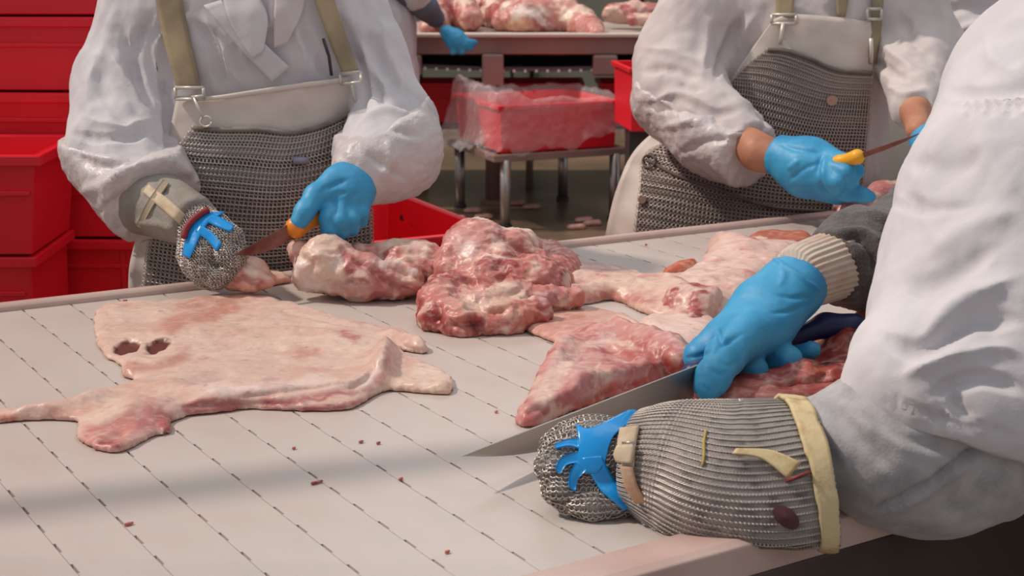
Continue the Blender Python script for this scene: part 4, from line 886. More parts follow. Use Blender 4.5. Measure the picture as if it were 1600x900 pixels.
# chain mail glove: fist, blue band, strap, long cuff
hand = Shape(.016); YH = 1.62
hand.ell(at(925, 722, 1.625), (.046, .038, .040)).chain([(985, 725, 1.62, .040), (930, 722, 1.62, .042)], k=.03)
for f in ([(925, 690, 1.64, .020), (890, 688, 1.63, .017), (868, 700, 1.62, .015), (865, 722, 1.62, .013)],
          [(915, 708, 1.62, .021), (878, 712, 1.60, .018), (862, 728, 1.59, .0155), (870, 748, 1.59, .0135)],
          [(920, 732, 1.605, .022), (885, 745, 1.59, .019), (873, 763, 1.58, .0155), (888, 776, 1.58, .0135)],
          [(935, 752, 1.60, .022), (908, 775, 1.585, .018), (900, 790, 1.58, .015), (920, 797, 1.58, .013)],
          [(975, 765, 1.60, .026), (955, 785, 1.58, .020), (925, 790, 1.57, .0155), (905, 785, 1.57, .013)]): hand.chain(f, k=.0055)
hand.cut((0, 0, .902), (0, 0, -1)).cut(at(1010, 725, 1.62), (1, 0, 0))
mgc = M('mesh_glove_cloth', (.33, .29, .27), .6, metal=.2, noise=[(60, (.14, .12, .11), .45, .7)], bump=[(260, .6)])
V, F = surface(hand, .003, sm=1); mesh_obj('mail_glove', V, F, mgc, P3, label='steel chain mail glove')
mail_fg = M('bright_steel_ring', (.50, .45, .41), .36, metal=.75)
rings_on('glove_rings', hand, .0062, .0036, .0009, mail_fg, P3, (1, 0, 0))
arm = Shape(.03)
arm.chain([(1010, 722, 1.60, .048), (1060, 730, 1.585, .060), (1150, 745, 1.57, .070), (1235, 752, 1.565, .073), (1290, 752, 1.565, .070)], k=.03)
arm.chain([(1110, 770, 1.55, .052), (1200, 800, 1.54, .046), (1285, 812, 1.535, .038)], k=.04)
arm.cut((0, 0, .903), (0, 0, -1))
ax = [at(1002, 724, 1.605), at(1060, 732, 1.585), at(1150, 760, 1.565), at(1272, 745, 1.57)]
S = wrap(arm, ax, 40, 64, 0, 360, rmax=.16); S[:, -1] = S[:, 0]
wv = np.arange(40)[:, None] / 39
def lay(off): 
    Q = wrap(arm, ax, 72, 84, 0, 355.7, rmax=.16, off=off); u = np.linspace(0, 1, 72)[:, None]
    n_ = unit(at(1262, 762, 1.56) - at(1002, 724, 1.605)); ph = np.linspace(0, 2 * math.pi, 84)[None]
    Q += (.0035 * np.sin(u * 9 + 2 * np.cos(ph)) * np.ones_like(ph))[..., None] * np.array([0, -.3, .8]); return Q
sheet('mail_cuff', S, mgc, P3, .002, label='long chain mail cuff')
rings('cuff_rings', np.swapaxes(wrap(arm, ax, 76, 150, 0, 357.6, rmax=.16, off=.0012), 0, 1), .0031, .00075, mail_fg, P3, tilt=.6)
# blue silicone harness on the back of the hand
sh_ = hand.copy(grow=.004); sh_.cuts = []
def sil(top, bot, left, right, nu=8, nv=16): patch('glove_band', sh_, top, bot, left, right, .002, silicone_m, P3, nu, nv, .0035, sm=1, label='blue silicone band')
sil([(900, 662), (925, 668), (985, 640), (1003, 650)], [(900, 735), (918, 740), (935, 738), (945, 722)], [(900, 662), (904, 700), (900, 735)], [(1003, 650), (960, 680), (945, 722)], 22, 18)
sil([(908, 715), (940, 712)], [(975, 798), (996, 790)], [(908, 715), (935, 760), (975, 798)], [(940, 712), (962, 752), (996, 790)], 8, 20)
sil([(866, 694), (868, 700)], [(905, 684), (906, 700)], [(866, 694), (885, 686), (905, 684)], [(868, 700), (888, 696), (906, 700)], 4, 12)
sil([(868, 734), (876, 740)], [(904, 704), (908, 722)], [(868, 734), (876, 716), (904, 704)], [(876, 740), (886, 726), (908, 722)], 5, 14)
sil([(890, 762), (899, 766)], [(898, 722), (918, 732)], [(890, 762), (890, 742), (898, 722)], [(899, 766), (904, 748), (918, 732)], 6, 14)
# wrist strap with buckle
ws = Shape(.02); ws.chain([(960, 722, 1.62, .050), (1020, 726, 1.60, .058)], k=.02)
patch('wrist_strap', ws, [(968, 668), (998, 664)], [(972, 728), (990, 732)], [(968, 668), (964, 700), (972, 728)], [(998, 664), (992, 700), (990, 732)], .013, strap_light, P3, 6, 16, .005, label='pale leather wrist strap')
patch('wrist_strap', ws, [(968, 728), (988, 730)], [(992, 788), (1012, 784)], [(968, 728), (976, 762), (992, 788)], [(988, 730), (996, 760), (1012, 784)], .018, M('bloody_strap', (.50, .28, .17), .7, noise=[(60, (.5, .4, .28), .4, .7)], bump=[(200, .5)]), P3, 5, 14, .004, label='stained end of the wrist strap')
patch('strap_keeper', ws, [(963, 696), (992, 694)], [(962, 722), (986, 724)], [(963, 696), (958, 710), (962, 722)], [(992, 694), (990, 710), (986, 724)], .020, strap_light, P3, 6, 8, .005)
MB().tube([surf_pt(ws, 972, 692, .02), surf_pt(ws, 990, 691, .02), surf_pt(ws, 990, 700, .018)], .0014, 6).build('buckle', steel_m, P3, smooth=True)
# cuff bands, cord and tag
cream = M('cream_leather', (.66, .53, .30), .65, noise=[(60, (.5, .34, .14), .5, .75)], bump=[(120, .3)])
ce = smooth_line(ax, 60)[52:]
S = wrap(arm, list(ce), 8, 72, 0, 360, rmax=.16, off=.004); S[:, -1] = S[:, 0]; S += ((fbm(S.reshape(-1, 3), 40, 2, 3) * .002).reshape(8, 72, 1)) * np.array([1, 0, 1])
sheet('cuff_band', S, cream, P3, .004, label='cream leather band round the mesh cuff')
for i in range(5, 70, 3): 
    q = S[4, i]; n_ = unit(q - ce[4]); MB().tube([q - n_ * .001, q + n_ * .0022], .0014, 8).build('eyelet', steel_dark, P3)
patch('cuff_tab', arm, [(1144, 702), (1150, 700)], [(1232, 745), (1252, 728)], [(1144, 708), (1190, 716), (1232, 748)], [(1150, 700), (1205, 703), (1252, 722)], .012, cream, P3, 8, 16, .004, label='pointed cream tab')
MB().tube([surf_pt(arm, 1228, 752, .022), surf_pt(arm, 1250, 744, .03), surf_pt(g3, 1270, 736, .03)], .002, 8).build('cord', M('maroon_cord', (.2, .03, .03), .6), P3, smooth=True)
tg = [surf_pt(arm, 1228 + 20 * math.cos(t) + 3 * math.sin(t), 808 + 17 * math.sin(t) + 6 * math.cos(t), .006) for t in np.linspace(0, 2 * math.pi, 20, endpoint=False)]
tgc = surf_pt(arm, 1228, 808, .0085)
MB().add(tg + [tgc], [[i, (i + 1) % 20, 20] for i in range(20)]).build('cuff_tag', M('maroon_tag', (.10, .03, .03), .6), P3, label='dark maroon oval tag').modifiers.new('s', 'SOLIDIFY').thickness = .002
MB().tube(smooth_line([surf_pt(arm, x, y, .004) for x, y in ((1103, 672), (1100, 690), (1100, 712), (1097, 728))], 12), .0014, 6).build('repair_thread', M('yellow_thread', (.5, .36, .1), .8), P3, smooth=True, label='yellow repair thread')
# mesh apron on the foreground worker
t3 = Shape(.06); t3.cap((.88, 1.95, 1.34), (.90, 1.64, .98), .15, .165, k=.06).cap((.90, 1.64, .98), (.90, 1.52, .66), .165, .18, k=.06)
Sa = wrap(t3, [(.885, 1.86, 1.24), (.90, 1.66, .98), (.90, 1.54, .70)], 20, 20, -75, 75, rmax=.4, off=.016, up=tuple(FACE)); sheet('mesh_apron', Sa, mgc, P3, .004, label='steel mesh apron')
# ================================================================ the pork
CREAM, PALE, PINK, ROSE, RED, DARK = (.74, .55, .44), (.66, .44, .36), (.58, .25, .21), (.46, .13, .12), (.33, .045, .04), (.09, .015, .012)
ORANGE, WHITE, LILAC = (.55, .12, .05), (.82, .68, .62), (.42, .2, .22)
def paint(V, base, strokes=(), mix=(), warp=7, vein=.9):
    col = np.tile(np.array(base, float), (len(V), 1)); X = proj(V)
    for (c, s, sc, lo, hi, seed) in mix:            # (colour, scale, stretch, low, high, seed)
        n = fbm(V * np.array(sc), s, 4, seed); f = np.clip((n - lo) / (hi - lo), 0, 1)[:, None]; col = col * (1 - f) + np.array(c) * f
    W = X + warp * np.stack([fbm(V, 28, 3, 91), fbm(V, 28, 3, 92)], 1)
    for L, w, c, k in strokes:
        D, T = seg_dist(W, L) if len(L) > 1 else (np.linalg.norm(W - np.array(L[0]), axis=1), np.full(len(W), .5))
        f = (k * np.clip(1.6 - D / w, 0, 1) ** 1.2 * np.clip(np.minimum(T, 1 - T) * 6 + .3, 0, 1))[:, None]; f = np.clip(f, 0, 1); col = col * (1 - f) + np.array(c) * f
    fib = np.clip(ridged(V * np.array([.45, 1, 1]) + .012 * np.stack([fbm(V, 20, 2, 66)] * 3, 1), 55, 2, 67) - .95, 0, .5)[:, None] * vein; col = col * (1 - fib) + np.array((.80, .60, .52)) * fib
    sp = np.clip(fbm(V, 75, 2, 68) - .55, 0, .5)[:, None] * 1.3 * vein; col = col * (1 - sp) + np.array((.36, .06, .05)) * sp
    n = fbm(V, 120, 2, 77)[:, None] * .07; return np.clip(col * (1 + n), 0, 1)
def poly_sd(P, Q):
    n = len(Q); D = np.full(len(P), 1e9); ins = np.zeros(len(P), bool)
    for i in range(n):
        a, b = Q[i], Q[(i + 1) % n]; ab = b - a; t = np.clip((P - a) @ ab / max(ab @ ab, 1e-12), 0, 1)
        D = np.minimum(D, np.linalg.norm(P - a - t[:, None] * ab, axis=1))
        c = ((a[1] > P[:, 1]) != (b[1] > P[:, 1])); x = a[0] + (P[:, 1] - a[1]) * ab[0] / (ab[1] if abs(ab[1]) > 1e-12 else 1e-12); ins ^= c & (P[:, 0] < x)
    return np.where(ins, -D, D)
def cut_of_meat(name, label, outline=None, T=.012, ew=.02, ridges=(), blobs=(), h=.0035, base=PALE, strokes=(), mix=(), z0=None, noise=(), creases=(), group=None, holes=(), mat=None, parent=None, k=.02, wav=.25, z_px=None, cat='meat'):
    """a slab traced on the belt plane, with ridges, fused with any rounded muscles, as one skin"""
    z0 = BZ + .0012 if z0 is None else z0
    Q = None
    if outline is not None:
        Q = np.array([on(x, y, z0)[:2] for x, y in smooth_line(list(outline) + [outline[0]], len(outline) * 3)[:-1]])
        RG = [(np.array([on(x, y, z0 + .5 * hh)[:2] for x, y in (smooth_line(L, 10) if len(L) > 2 else L)]), w, hh) for L, w, hh in ridges]
        HL = [(on(x, y, z0 + T * .8)[:2], r) for x, y, r in holes]
    sh = Shape(k)
    for b in blobs:    # (px,py,Y,r) chains or ('e',px,py,Y,rx,ry,rz,deg)
        if b[0] == 'e':
            a = R(b[7]) if len(b) > 7 else 0; Rm = np.array([[math.cos(a), 0, math.sin(a)], [0, 1, 0], [-math.sin(a), 0, math.cos(a)]]); sh.ell(at(b[1], b[2], b[3]), (b[4], b[5], b[6]), Rm.T)
        else: sh.chain(b)
    if z0 is not None and blobs: sh.cut((0, 0, z0), (0, 0, -1))
    def f(P):
        D = None
        if Q is not None:
            p = P[:, :2]; d2 = poly_sd(p, Q); d2 = d2 + .0025 * fbm(np.concatenate([p, 0 * p[:, :1]], 1), 30, 2, 3)
            e = np.clip(-d2 / ew, 0, 1); H = T * np.sqrt(np.clip(1 - (1 - e) ** 2, 0, 1)) * (1 + wav * fbm(np.concatenate([p, 0 * p[:, :1]], 1), 14, 3, 5))
            for L, w, hh in RG:
                D1, t = seg_dist(p, L); H = H + hh * np.exp(-(D1 / w) ** 2) * np.clip(np.minimum(t, 1 - t) * 5 + .25, 0, 1) * np.clip(-d2 / .006, 0, 1)
            for c, r in HL:
                dd = np.linalg.norm((p - c) * np.array([1.0, .48]), axis=1) / r * (1 + .3 * fbm(np.concatenate([p, 0 * p[:, :1]], 1), 60, 2, 8)); H = H * np.clip((dd - .72) * 3.5, .42, 1)
            D = np.maximum(np.maximum((P[:, 2] - z0 - H) * .8, z0 - P[:, 2]), d2)
        if sh.p:
            d = sh(P)
            if D is None: D = d
            else: hh = np.maximum(k - np.abs(D - d), 0) / k; D = np.minimum(D, d) - hh * hh * k * .25; D = np.maximum(D, z0 - P[:, 2])
        return D
    lo, hi = np.full(3, 1e9), np.full(3, -1e9)
    if Q is not None:
        lo = np.array([Q[:, 0].min(), Q[:, 1].min(), z0]); hi = np.array([Q[:, 0].max(), Q[:, 1].max(), z0 + T * 1.6 + max([r[2] for r in ridges] or [0]) * 1.3])
    if sh.p: l2, h2_ = sh.bounds(); l2[2] = max(l2[2], z0); lo = np.minimum(lo, l2); hi = np.maximum(hi, h2_)
    V, F = surface(f, h, lo, hi, sm=1)
    V = folds(V, F, creases, noise); V[:, 2] = np.maximum(V[:, 2], z0 - .0003)
    st = list(strokes)
    col = paint(V, base, st, mix)
    if Q is not None:
        for c, r in HL:
            dd = np.linalg.norm((V[:, :2] - c) * np.array([1.0, .48]), axis=1) / r; m = np.clip((1.0 - dd) * 6, 0, 1)[:, None]; col = col * (1 - m) + np.array((.13, .015, .008)) * m
    o = mesh_obj(name, V, F, mat or meat_m, parent, col=col)
    if parent is None: tag(o, label, cat, group)
    return o
GR = 'cuts of pork on the foreground belt'
# big pale sheet on the left
cut_of_meat('pork_sheet', 'big pale pork sheet with two dark holes lying at left on the belt',
    [(146, 505), (160, 482), (250, 475), (380, 466), (440, 474), (500, 490), (560, 508), (600, 514), (632, 520), (655, 535), (672, 552), (650, 553), (622, 548), (640, 560), (690, 580), (712, 606), (700, 616), (650, 615), (604, 612), (575, 628), (545, 640), (480, 643), (400, 640), (340, 646), (275, 655), (272, 672), (262, 682), (240, 682), (205, 700), (180, 708), (145, 702), (118, 684), (122, 662), (60, 657), (-30, 662), (-60, 650), (0, 646), (60, 640), (130, 624), (190, 608), (212, 600), (192, 588), (186, 572), (160, 556), (148, 530)],
    T=.009, ew=.018, h=.0032, base=(.70, .49, .41),
    ridges=[([(280, 640), (360, 625), (450, 622), (540, 612), (590, 585), (602, 548)], .018, .016), ([(215, 608), (300, 618), (420, 604), (520, 590)], .02, .006), ([(597, 600), (600, 570), (604, 545)], .012, .018), ([(195, 590), (215, 572), (250, 575), (285, 560)], .014, .006), ([(240, 500), (300, 485), (360, 478)], .014, .006), ([(600, 525), (640, 535), (665, 548)], .012, .010), ([(620, 607), (670, 612), (705, 606)], .008, .007), ([(200, 600), (300, 600), (420, 588)], .05, .004), ([(240, 540), (340, 520), (450, 520), (560, 540)], .06, .005), ([(20, 650), (90, 645), (170, 620)], .012, .010), ([(300, 655), (420, 650), (540, 642)], .01, .006), ([(300, 560), (420, 545), (500, 550)], .012, .0035)],
    holes=[(199, 544, .019), (248, 542, .018)],
    blobs=[[(150, 684, 1.90, .020), (178, 680, 1.88, .026), (215, 662, 1.90, .026), (245, 652, 1.92, .021)], [(140, 664, 1.95, .015), (165, 645, 1.98, .015), (200, 638, 2.0, .012)], [(255, 645, 1.93, .016), (266, 662, 1.91, .013)]],
    noise=[((1, 1, 1), 24, .0016, 'r', 5), ((1, 1, 1), 8, .002, 'n', 6)],
    creases=[([(150, 692), (175, 684), (200, 672)], 5, -.006), ([(240, 655), (255, 675), (265, 680)], 4, -.005), ([(360, 622), (450, 612), (540, 598)], 4, -.004), ([(270, 636), (360, 632), (470, 630)], 4, -.003), ([(585, 560), (575, 590), (540, 610)], 4, -.004), ([(610, 530), (640, 545), (665, 550)], 3, -.004), ([(440, 490), (500, 500), (560, 512)], 3, -.003), ([(300, 552), (380, 545), (470, 548)], 3, -.003), ([(520, 560), (560, 545), (590, 530)], 3, -.0025)],
    mix=[((.66, .43, .34), 9, (1, 1, 1), .05, .6, 1), ((.62, .36, .31), 20, (1, 1, 1), .25, .8, 2), (CREAM, 15, (.4, 1, 1), .3, .8, 3)],
    strokes=[([(245, 512), (300, 498), (355, 480), (375, 474)], 11, (.55, .24, .17), .85), ([(270, 482), (330, 470), (385, 465)], 6, (.55, .27, .2), .8), ([(192, 590), (205, 572), (240, 574), (268, 568), (290, 552)], 8, (.56, .27, .2), .8), ([(460, 553), (505, 552)], 7, (.58, .29, .22), .8), ([(528, 518), (560, 530)], 6, ROSE, .8),
             ([(405, 600), (455, 597)], 6, (.42, .14, .14), .85), ([(290, 655), (340, 645), (380, 633)], 7, ROSE, .85), ([(400, 634), (470, 635), (570, 618)], 13, (.42, .12, .12), 1), ([(280, 640), (330, 634), (380, 628)], 8, (.42, .12, .11), .9), ([(600, 548), (598, 575), (585, 600)], 8, (.48, .2, .18), .85), ([(620, 560), (640, 580)], 12, (.52, .24, .2), .5),
             ([(130, 695), (165, 680), (210, 655), (250, 640)], 24, (.52, .17, .15), .85), ([(155, 690), (190, 692)], 4, RED, .9), ([(240, 640), (262, 660), (265, 675)], 10, (.35, .06, .06), .9), ([(215, 655), (235, 670)], 10, (.36, .12, .14), .7), ([(140, 660), (165, 645), (200, 632)], 10, CREAM, .7), ([(-30, 655), (30, 655)], 6, (.5, .13, .07), .8), ([(60, 648), (150, 635)], 6, (.62, .34, .24), .6),
             ([(300, 610), (400, 606), (520, 590)], 8, WHITE, .55), ([(560, 608), (590, 580), (597, 550)], 5, WHITE, .6), ([(650, 612), (700, 612)], 5, (.7, .45, .3), .7), ([(620, 590), (690, 600)], 16, (.72, .53, .43), .6), ([(610, 522), (650, 540)], 9, (.58, .32, .25), .6), ([(290, 595), (350, 585)], 8, (.55, .36, .33), .6), ([(600, 612), (400, 642), (300, 655)], 3, CREAM, .7)])
# small cut under the left worker's knife
cut_of_meat('pork_cut', 'small pink cut held by the left worker at the far belt edge', [(348, 440), (352, 446), (400, 450), (440, 444), (455, 440), (430, 430), (400, 424), (360, 424)], T=.014, ew=.02,
    blobs=[[(362, 412, 2.56, .018), (368, 430, 2.55, .020), (392, 438, 2.54, .015), (420, 440, 2.54, .009)], [(380, 412, 2.58, .012), (400, 420, 2.58, .012), (425, 436, 2.57, .006)]], h=.003, base=(.66, .34, .27),
    noise=[((1, 1, 1), 40, .002, 'r', 7)], mix=[(CREAM, 20, (1, 1, 1), .0, .5, 4)], strokes=[([(362, 440), (385, 432), (410, 446)], 5, RED, .7), ([(390, 412), (420, 430)], 6, CREAM, .7), ([(362, 412), (360, 430)], 5, (.6, .2, .16), .7)])
LN = [((1, 1, 1), 22, .003, 'r', 11), ((.7, 1, 1), 50, .0024, 'r', 12), ((1, 1, 1), 110, .0009, 'r', 14), ((1, 1, 1), 10, .004, 'n', 13)]
# lump below the blue gloved hand
cut_of_meat('pork_shoulder', 'pale knobbly pork joint standing on the belt just right of the left worker', [(470, 452), (520, 459), (600, 458), (660, 462), (700, 452), (710, 430), (620, 418), (500, 420), (462, 430)], T=.02, ew=.03,
    blobs=[('e', 512, 408, 2.56, .042, .05, .036, -10), [(472, 400, 2.58, .014), (464, 392, 2.58, .008), (456, 388, 2.58, .005)], [(480, 430, 2.55, .022), (560, 432, 2.54, .030), (640, 440, 2.54, .022)], ('e', 640, 412, 2.62, .055, .05, .034, 8), [(560, 402, 2.62, .018), (605, 396, 2.63, .014), (615, 388, 2.63, .008)], [(680, 420, 2.60, .030), (700, 440, 2.58, .022)]],
    h=.003, base=(.64, .33, .28), noise=LN, creases=[([(545, 400), (580, 425), (620, 448), (660, 458)], 6, -.010), ([(500, 440), (540, 438), (570, 445)], 4, -.006), ([(600, 420), (640, 430), (690, 450)], 5, -.006), ([(470, 400), (490, 415), (480, 430)], 5, -.006), ([(620, 400), (650, 398), (690, 410)], 5, -.006)],
    mix=[(CREAM, 12, (1, 1, 1), -.05, .45, 21), (ROSE, 16, (1, 1, .6), .15, .5, 22), (WHITE, 24, (1, 1, 1), .3, .6, 23)],
    strokes=[([(495, 385), (530, 385)], 20, PALE, .6), ([(515, 450), (600, 452), (680, 458)], 10, (.52, .2, .18), .7), ([(545, 405), (590, 435), (640, 452)], 8, ROSE, .7), ([(470, 445), (500, 452)], 12, WHITE, .7), ([(560, 395), (600, 392)], 9, ROSE, .6), ([(540, 436), (575, 440)], 3, RED, .7), ([(485, 400), (495, 415)], 8, (.5, .22, .2), .6), ([(620, 430), (690, 440)], 10, (.7, .5, .4), .5), ([(590, 405), (610, 412)], 8, WHITE, .7), ([(640, 378), (660, 385)], 10, (.55, .3, .3), .5)])
# tall joint behind
cut_of_meat('pork_shoulder', 'tall pink pork joint heaped highest in the middle of the far belt edge', [(690, 440), (740, 452), (860, 450), (900, 440), (905, 420), (860, 400), (760, 395), (690, 415)], T=.03, ew=.03,
    blobs=[('e', 738, 396, 2.60, .052, .06, .050, 10), [(745, 372, 2.62, .026), (800, 405, 2.60, .036), (850, 428, 2.58, .024), (885, 438, 2.57, .012)], [(712, 420, 2.56, .034), (780, 428, 2.54, .036), (850, 440, 2.54, .02)], ('e', 790, 400, 2.64, .06, .05, .038, 24)],
    h=.003, base=(.60, .25, .22), noise=LN, creases=[([(752, 390), (800, 408), (840, 430)], 4, -.008), ([(790, 380), (830, 400), (870, 425)], 4, -.009), ([(760, 400), (810, 415), (838, 425)], 4, .006), ([(715, 425), (750, 435), (790, 425)], 4, -.006), ([(700, 390), (712, 405), (705, 425)], 5, -.005)],
    mix=[(ROSE, 20, (.6, 1, 1), .05, .45, 31), (CREAM, 16, (1, 1, 1), .25, .6, 32), (RED, 26, (.6, 1, 1), .4, .7, 33)],
    strokes=[([(730, 378), (728, 402)], 16, (.82, .66, .62), .75), ([(700, 380), (720, 370)], 14, (.68, .38, .36), .6), ([(768, 368), (790, 388)], 8, (.7, .55, .44), .6), ([(800, 372), (850, 398), (885, 425)], 9, ROSE, .6), ([(790, 395), (830, 410), (860, 425)], 5, RED, .7), ([(755, 395), (800, 408), (830, 420)], 4, WHITE, .7), ([(740, 412), (790, 420)], 9, (.72, .45, .42), .5), ([(820, 400), (870, 420)], 3, WHITE, .6)])
# red piece in front
cut_of_meat('pork_neck', 'rugged deep red pork piece in front of the tall joint, nearest the belt middle', [(665, 490), (672, 508), (700, 518), (740, 520), (800, 514), (850, 502), (885, 480), (890, 450), (840, 440), (700, 446), (668, 465)], T=.026, ew=.022,
    blobs=[[(690, 470, 2.42, .032), (685, 495, 2.36, .024), (720, 505, 2.33, .022), (790, 500, 2.34, .022), (840, 488, 2.36, .020)], [(700, 455, 2.46, .030), (760, 440, 2.48, .030), (830, 440, 2.48, .032), (868, 444, 2.48, .024)], ('e', 770, 470, 2.42, .06, .05, .03, 5), [(850, 470, 2.42, .018), (900, 465, 2.42, .010)]],
    h=.0029, base=(.56, .19, .16), noise=[((1, 1, 1), 24, .0035, 'r', 41), ((1, 1, 1), 55, .0026, 'r', 42), ((1, 1, 1), 110, .001, 'r', 44), ((1, 1, 1), 10, .004, 'n', 43)],
    creases=[([(722, 435), (745, 448), (775, 440), (800, 430)], 6, -.012), ([(715, 490), (740, 482), (770, 490), (800, 480)], 5, -.008), ([(700, 500), (720, 508), (760, 505)], 5, -.009), ([(760, 455), (790, 465), (820, 452)], 5, -.006), ([(820, 470), (850, 485), (885, 478)], 4, -.005), ([(680, 470), (690, 490), (678, 505)], 5, -.008)],
    mix=[(RED, 18, (1, 1, 1), .0, .4, 44), (CREAM, 20, (1, 1, 1), .3, .6, 45)],
    strokes=[([(715, 470), (760, 470), (800, 460)], 17, (.70, .50, .40), .8), ([(775, 445), (820, 450)], 10, (.72, .54, .44), .7), ([(740, 462), (762, 462)], 7, (.48, .24, .25), .7), ([(672, 475), (675, 500), (700, 512)], 14, RED, .75), ([(725, 500), (760, 508)], 12, RED, .8), ([(730, 505), (745, 512)], 6, DARK, .6), ([(790, 480), (860, 490)], 14, (.55, .17, .13), .6), ([(725, 440), (770, 440), (800, 432)], 6, RED, .7), ([(840, 468), (870, 462)], 12, (.5, .24, .25), .6), ([(850, 440), (880, 450)], 14, ROSE, .7), ([(690, 445), (712, 455)], 12, (.6, .3, .25), .6), ([(850, 490), (900, 470)], 4, CREAM, .7), ([(755, 490), (800, 478), (830, 488)], 5, (.66, .3, .22), .7)])
# long pale strips to the right
cut_of_meat('pork_strip', 'long pale pork strip with a rosy streak running right from the deep red piece', [(850, 480), (900, 478), (960, 470), (1010, 492), (1060, 500), (1100, 496), (1120, 470), (1080, 440), (1020, 440), (960, 436), (900, 432), (880, 445), (862, 462)], T=.016, ew=.02,
    ridges=[([(870, 470), (940, 462), (1040, 470)], .014, .010), ([(950, 480), (990, 492), (1040, 500)], .014, .014), ([(890, 440), (940, 445), (1000, 450)], .014, .008), ([(1040, 450), (1070, 470), (1090, 490)], .03, .02)], h=.0036, base=(.68, .45, .36), noise=[((1, 1, 1), 22, .0022, 'r', 51), ((1, 1, 1), 60, .0008, 'r', 52)],
    mix=[(PINK, 14, (.6, 1, 1), .2, .6, 53), (CREAM, 12, (1, 1, 1), .1, .6, 54)], strokes=[([(905, 465), (960, 463), (1030, 470)], 8, (.5, .17, .14), .85), ([(890, 425), (920, 428), (960, 430)], 6, (.6, .36, .34), .6), ([(930, 425), (950, 432)], 4, ROSE, .7), ([(955, 478), (1000, 505)], 7, (.8, .6, .54), .7), ([(1050, 470), (1080, 485)], 10, ROSE, .7), ([(1060, 455), (1090, 460)], 8, (.5, .2, .2), .6), ([(880, 478), (960, 472)], 4, WHITE, .6)])
cut_of_meat('pork_strip', 'thin grey pink strip lying farthest back on the belt right of the tall joint', [(880, 430), (905, 438), (960, 440), (1010, 440), (1000, 430), (960, 422), (900, 418)], T=.010, ew=.012, h=.0036, base=(.58, .36, .33), noise=[((1, 1, 1), 30, .0015, 'r', 55)], strokes=[([(925, 425), (955, 432)], 5, ROSE, .8), ([(890, 422), (915, 428)], 4, WHITE, .6)], mix=[(CREAM, 20, (1, 1, 1), .1, .5, 56)])
cut_of_meat('pork_flap', 'flat rosy triangular flap of pork in the middle of the belt', [(812, 514), (850, 496), (910, 490), (960, 494), (1010, 520), (1050, 545), (1040, 565), (960, 556), (900, 548), (850, 532)], T=.014, ew=.03, h=.0035, base=(.62, .32, .26), noise=[((1, 1, 1), 12, .001, 'n', 57)],
    ridges=[([(960, 500), (990, 520), (1010, 550)], .015, .008)], strokes=[([(850, 505), (900, 510), (930, 515)], 18, (.55, .24, .19), .6), ([(815, 515), (850, 534), (900, 549)], 5, (.72, .46, .34), .8), ([(815, 512), (860, 494), (920, 488)], 4, (.72, .5, .4), .7), ([(970, 500), (1020, 540)], 16, (.72, .52, .44), .8)])
# fan shaped piece before the knife
cut_of_meat('pork_fan', 'fan shaped marbled pork piece just behind the big knife blade', [(808, 662), (812, 668), (850, 664), (900, 640), (980, 615), (1060, 582), (1080, 560), (1060, 540), (1000, 545), (950, 528), (905, 530), (880, 548), (850, 582), (828, 630)], T=.024, ew=.026,
    ridges=[([(950, 530), (990, 545), (1040, 560)], .02, .022), ([(850, 655), (930, 622), (1040, 585)], .014, .012), ([(890, 545), (860, 590), (838, 630)], .02, .010), ([(960, 590), (900, 610), (870, 625)], .03, .012)],
    blobs=[[(822, 655, 1.93, .014), (845, 648, 1.94, .016), (880, 640, 1.96, .012)], [(1000, 545, 2.16, .026), (1040, 556, 2.12, .026), (1060, 565, 2.08, .02)], [(935, 528, 2.22, .016), (965, 540, 2.2, .02)]],
    h=.0034, base=(.60, .27, .24), noise=[((1, 1, 1), 26, .0024, 'r', 61), ((1, 1, 1), 60, .0012, 'r', 62)], creases=[([(930, 545), (960, 550), (1000, 570)], 5, -.007), ([(880, 640), (940, 615), (1010, 592)], 4, -.005), ([(820, 650), (840, 640), (860, 652)], 4, -.004)],
    mix=[(ROSE, 18, (1, 1, 1), .05, .5, 63), (PALE, 22, (1, 1, 1), .3, .6, 64)],
    strokes=[([(895, 550), (862, 590), (840, 635)], 16, (.72, .52, .45), .75), ([(930, 560), (915, 590), (900, 615)], 20, (.48, .19, .19), .6), ([(975, 535), (1010, 560), (1055, 560)], 18, (.40, .08, .07), .8), ([(1020, 560), (1060, 575)], 10, RED, .9), ([(870, 650), (940, 618), (1030, 590)], 7, (.55, .09, .06), .85), ([(815, 660), (840, 650)], 9, (.55, .12, .12), .7), ([(930, 530), (960, 520)], 10, (.5, .28, .29), .7), ([(905, 570), (960, 600)], 2, CREAM, .6), ([(940, 560), (925, 610)], 2, CREAM, .6), ([(900, 540), (950, 530), (1000, 545)], 4, CREAM, .6), ([(850, 655), (900, 632)], 4, CREAM, .6)])
# pile on the right behind the blue glove
cut_of_meat('pork_belly', 'large pale skin piece peaking behind the blue glove at the belt right', [(1090, 425), (1050, 450), (1040, 470), (1100, 500), (1160, 480), (1220, 440), (1260, 410), (1250, 395), (1200, 392), (1120, 398), (1098, 412)], T=.03, ew=.04,
    blobs=[[(1130, 382, 2.95, .022), (1140, 400, 2.9, .040), (1170, 420, 2.8, .04)], [(1130, 376, 2.97, .014), (1190, 392, 2.95, .02), (1230, 398, 2.92, .02)]], h=.0042, base=(.74, .50, .44), noise=[((1, 1, 1), 12, .003, 'n', 65), ((1, 1, 1), 30, .0015, 'r', 66)], mix=[((.66, .42, .36), 10, (1, 1, 1), .1, .6, 67), (PINK, 18, (1, 1, 1), .4, .8, 68)],
    strokes=[([(1075, 425), (1100, 418)], 5, (.7, .5, .4), .7), ([(1120, 440), (1160, 430)], 9, (.6, .4, .34), .5)])
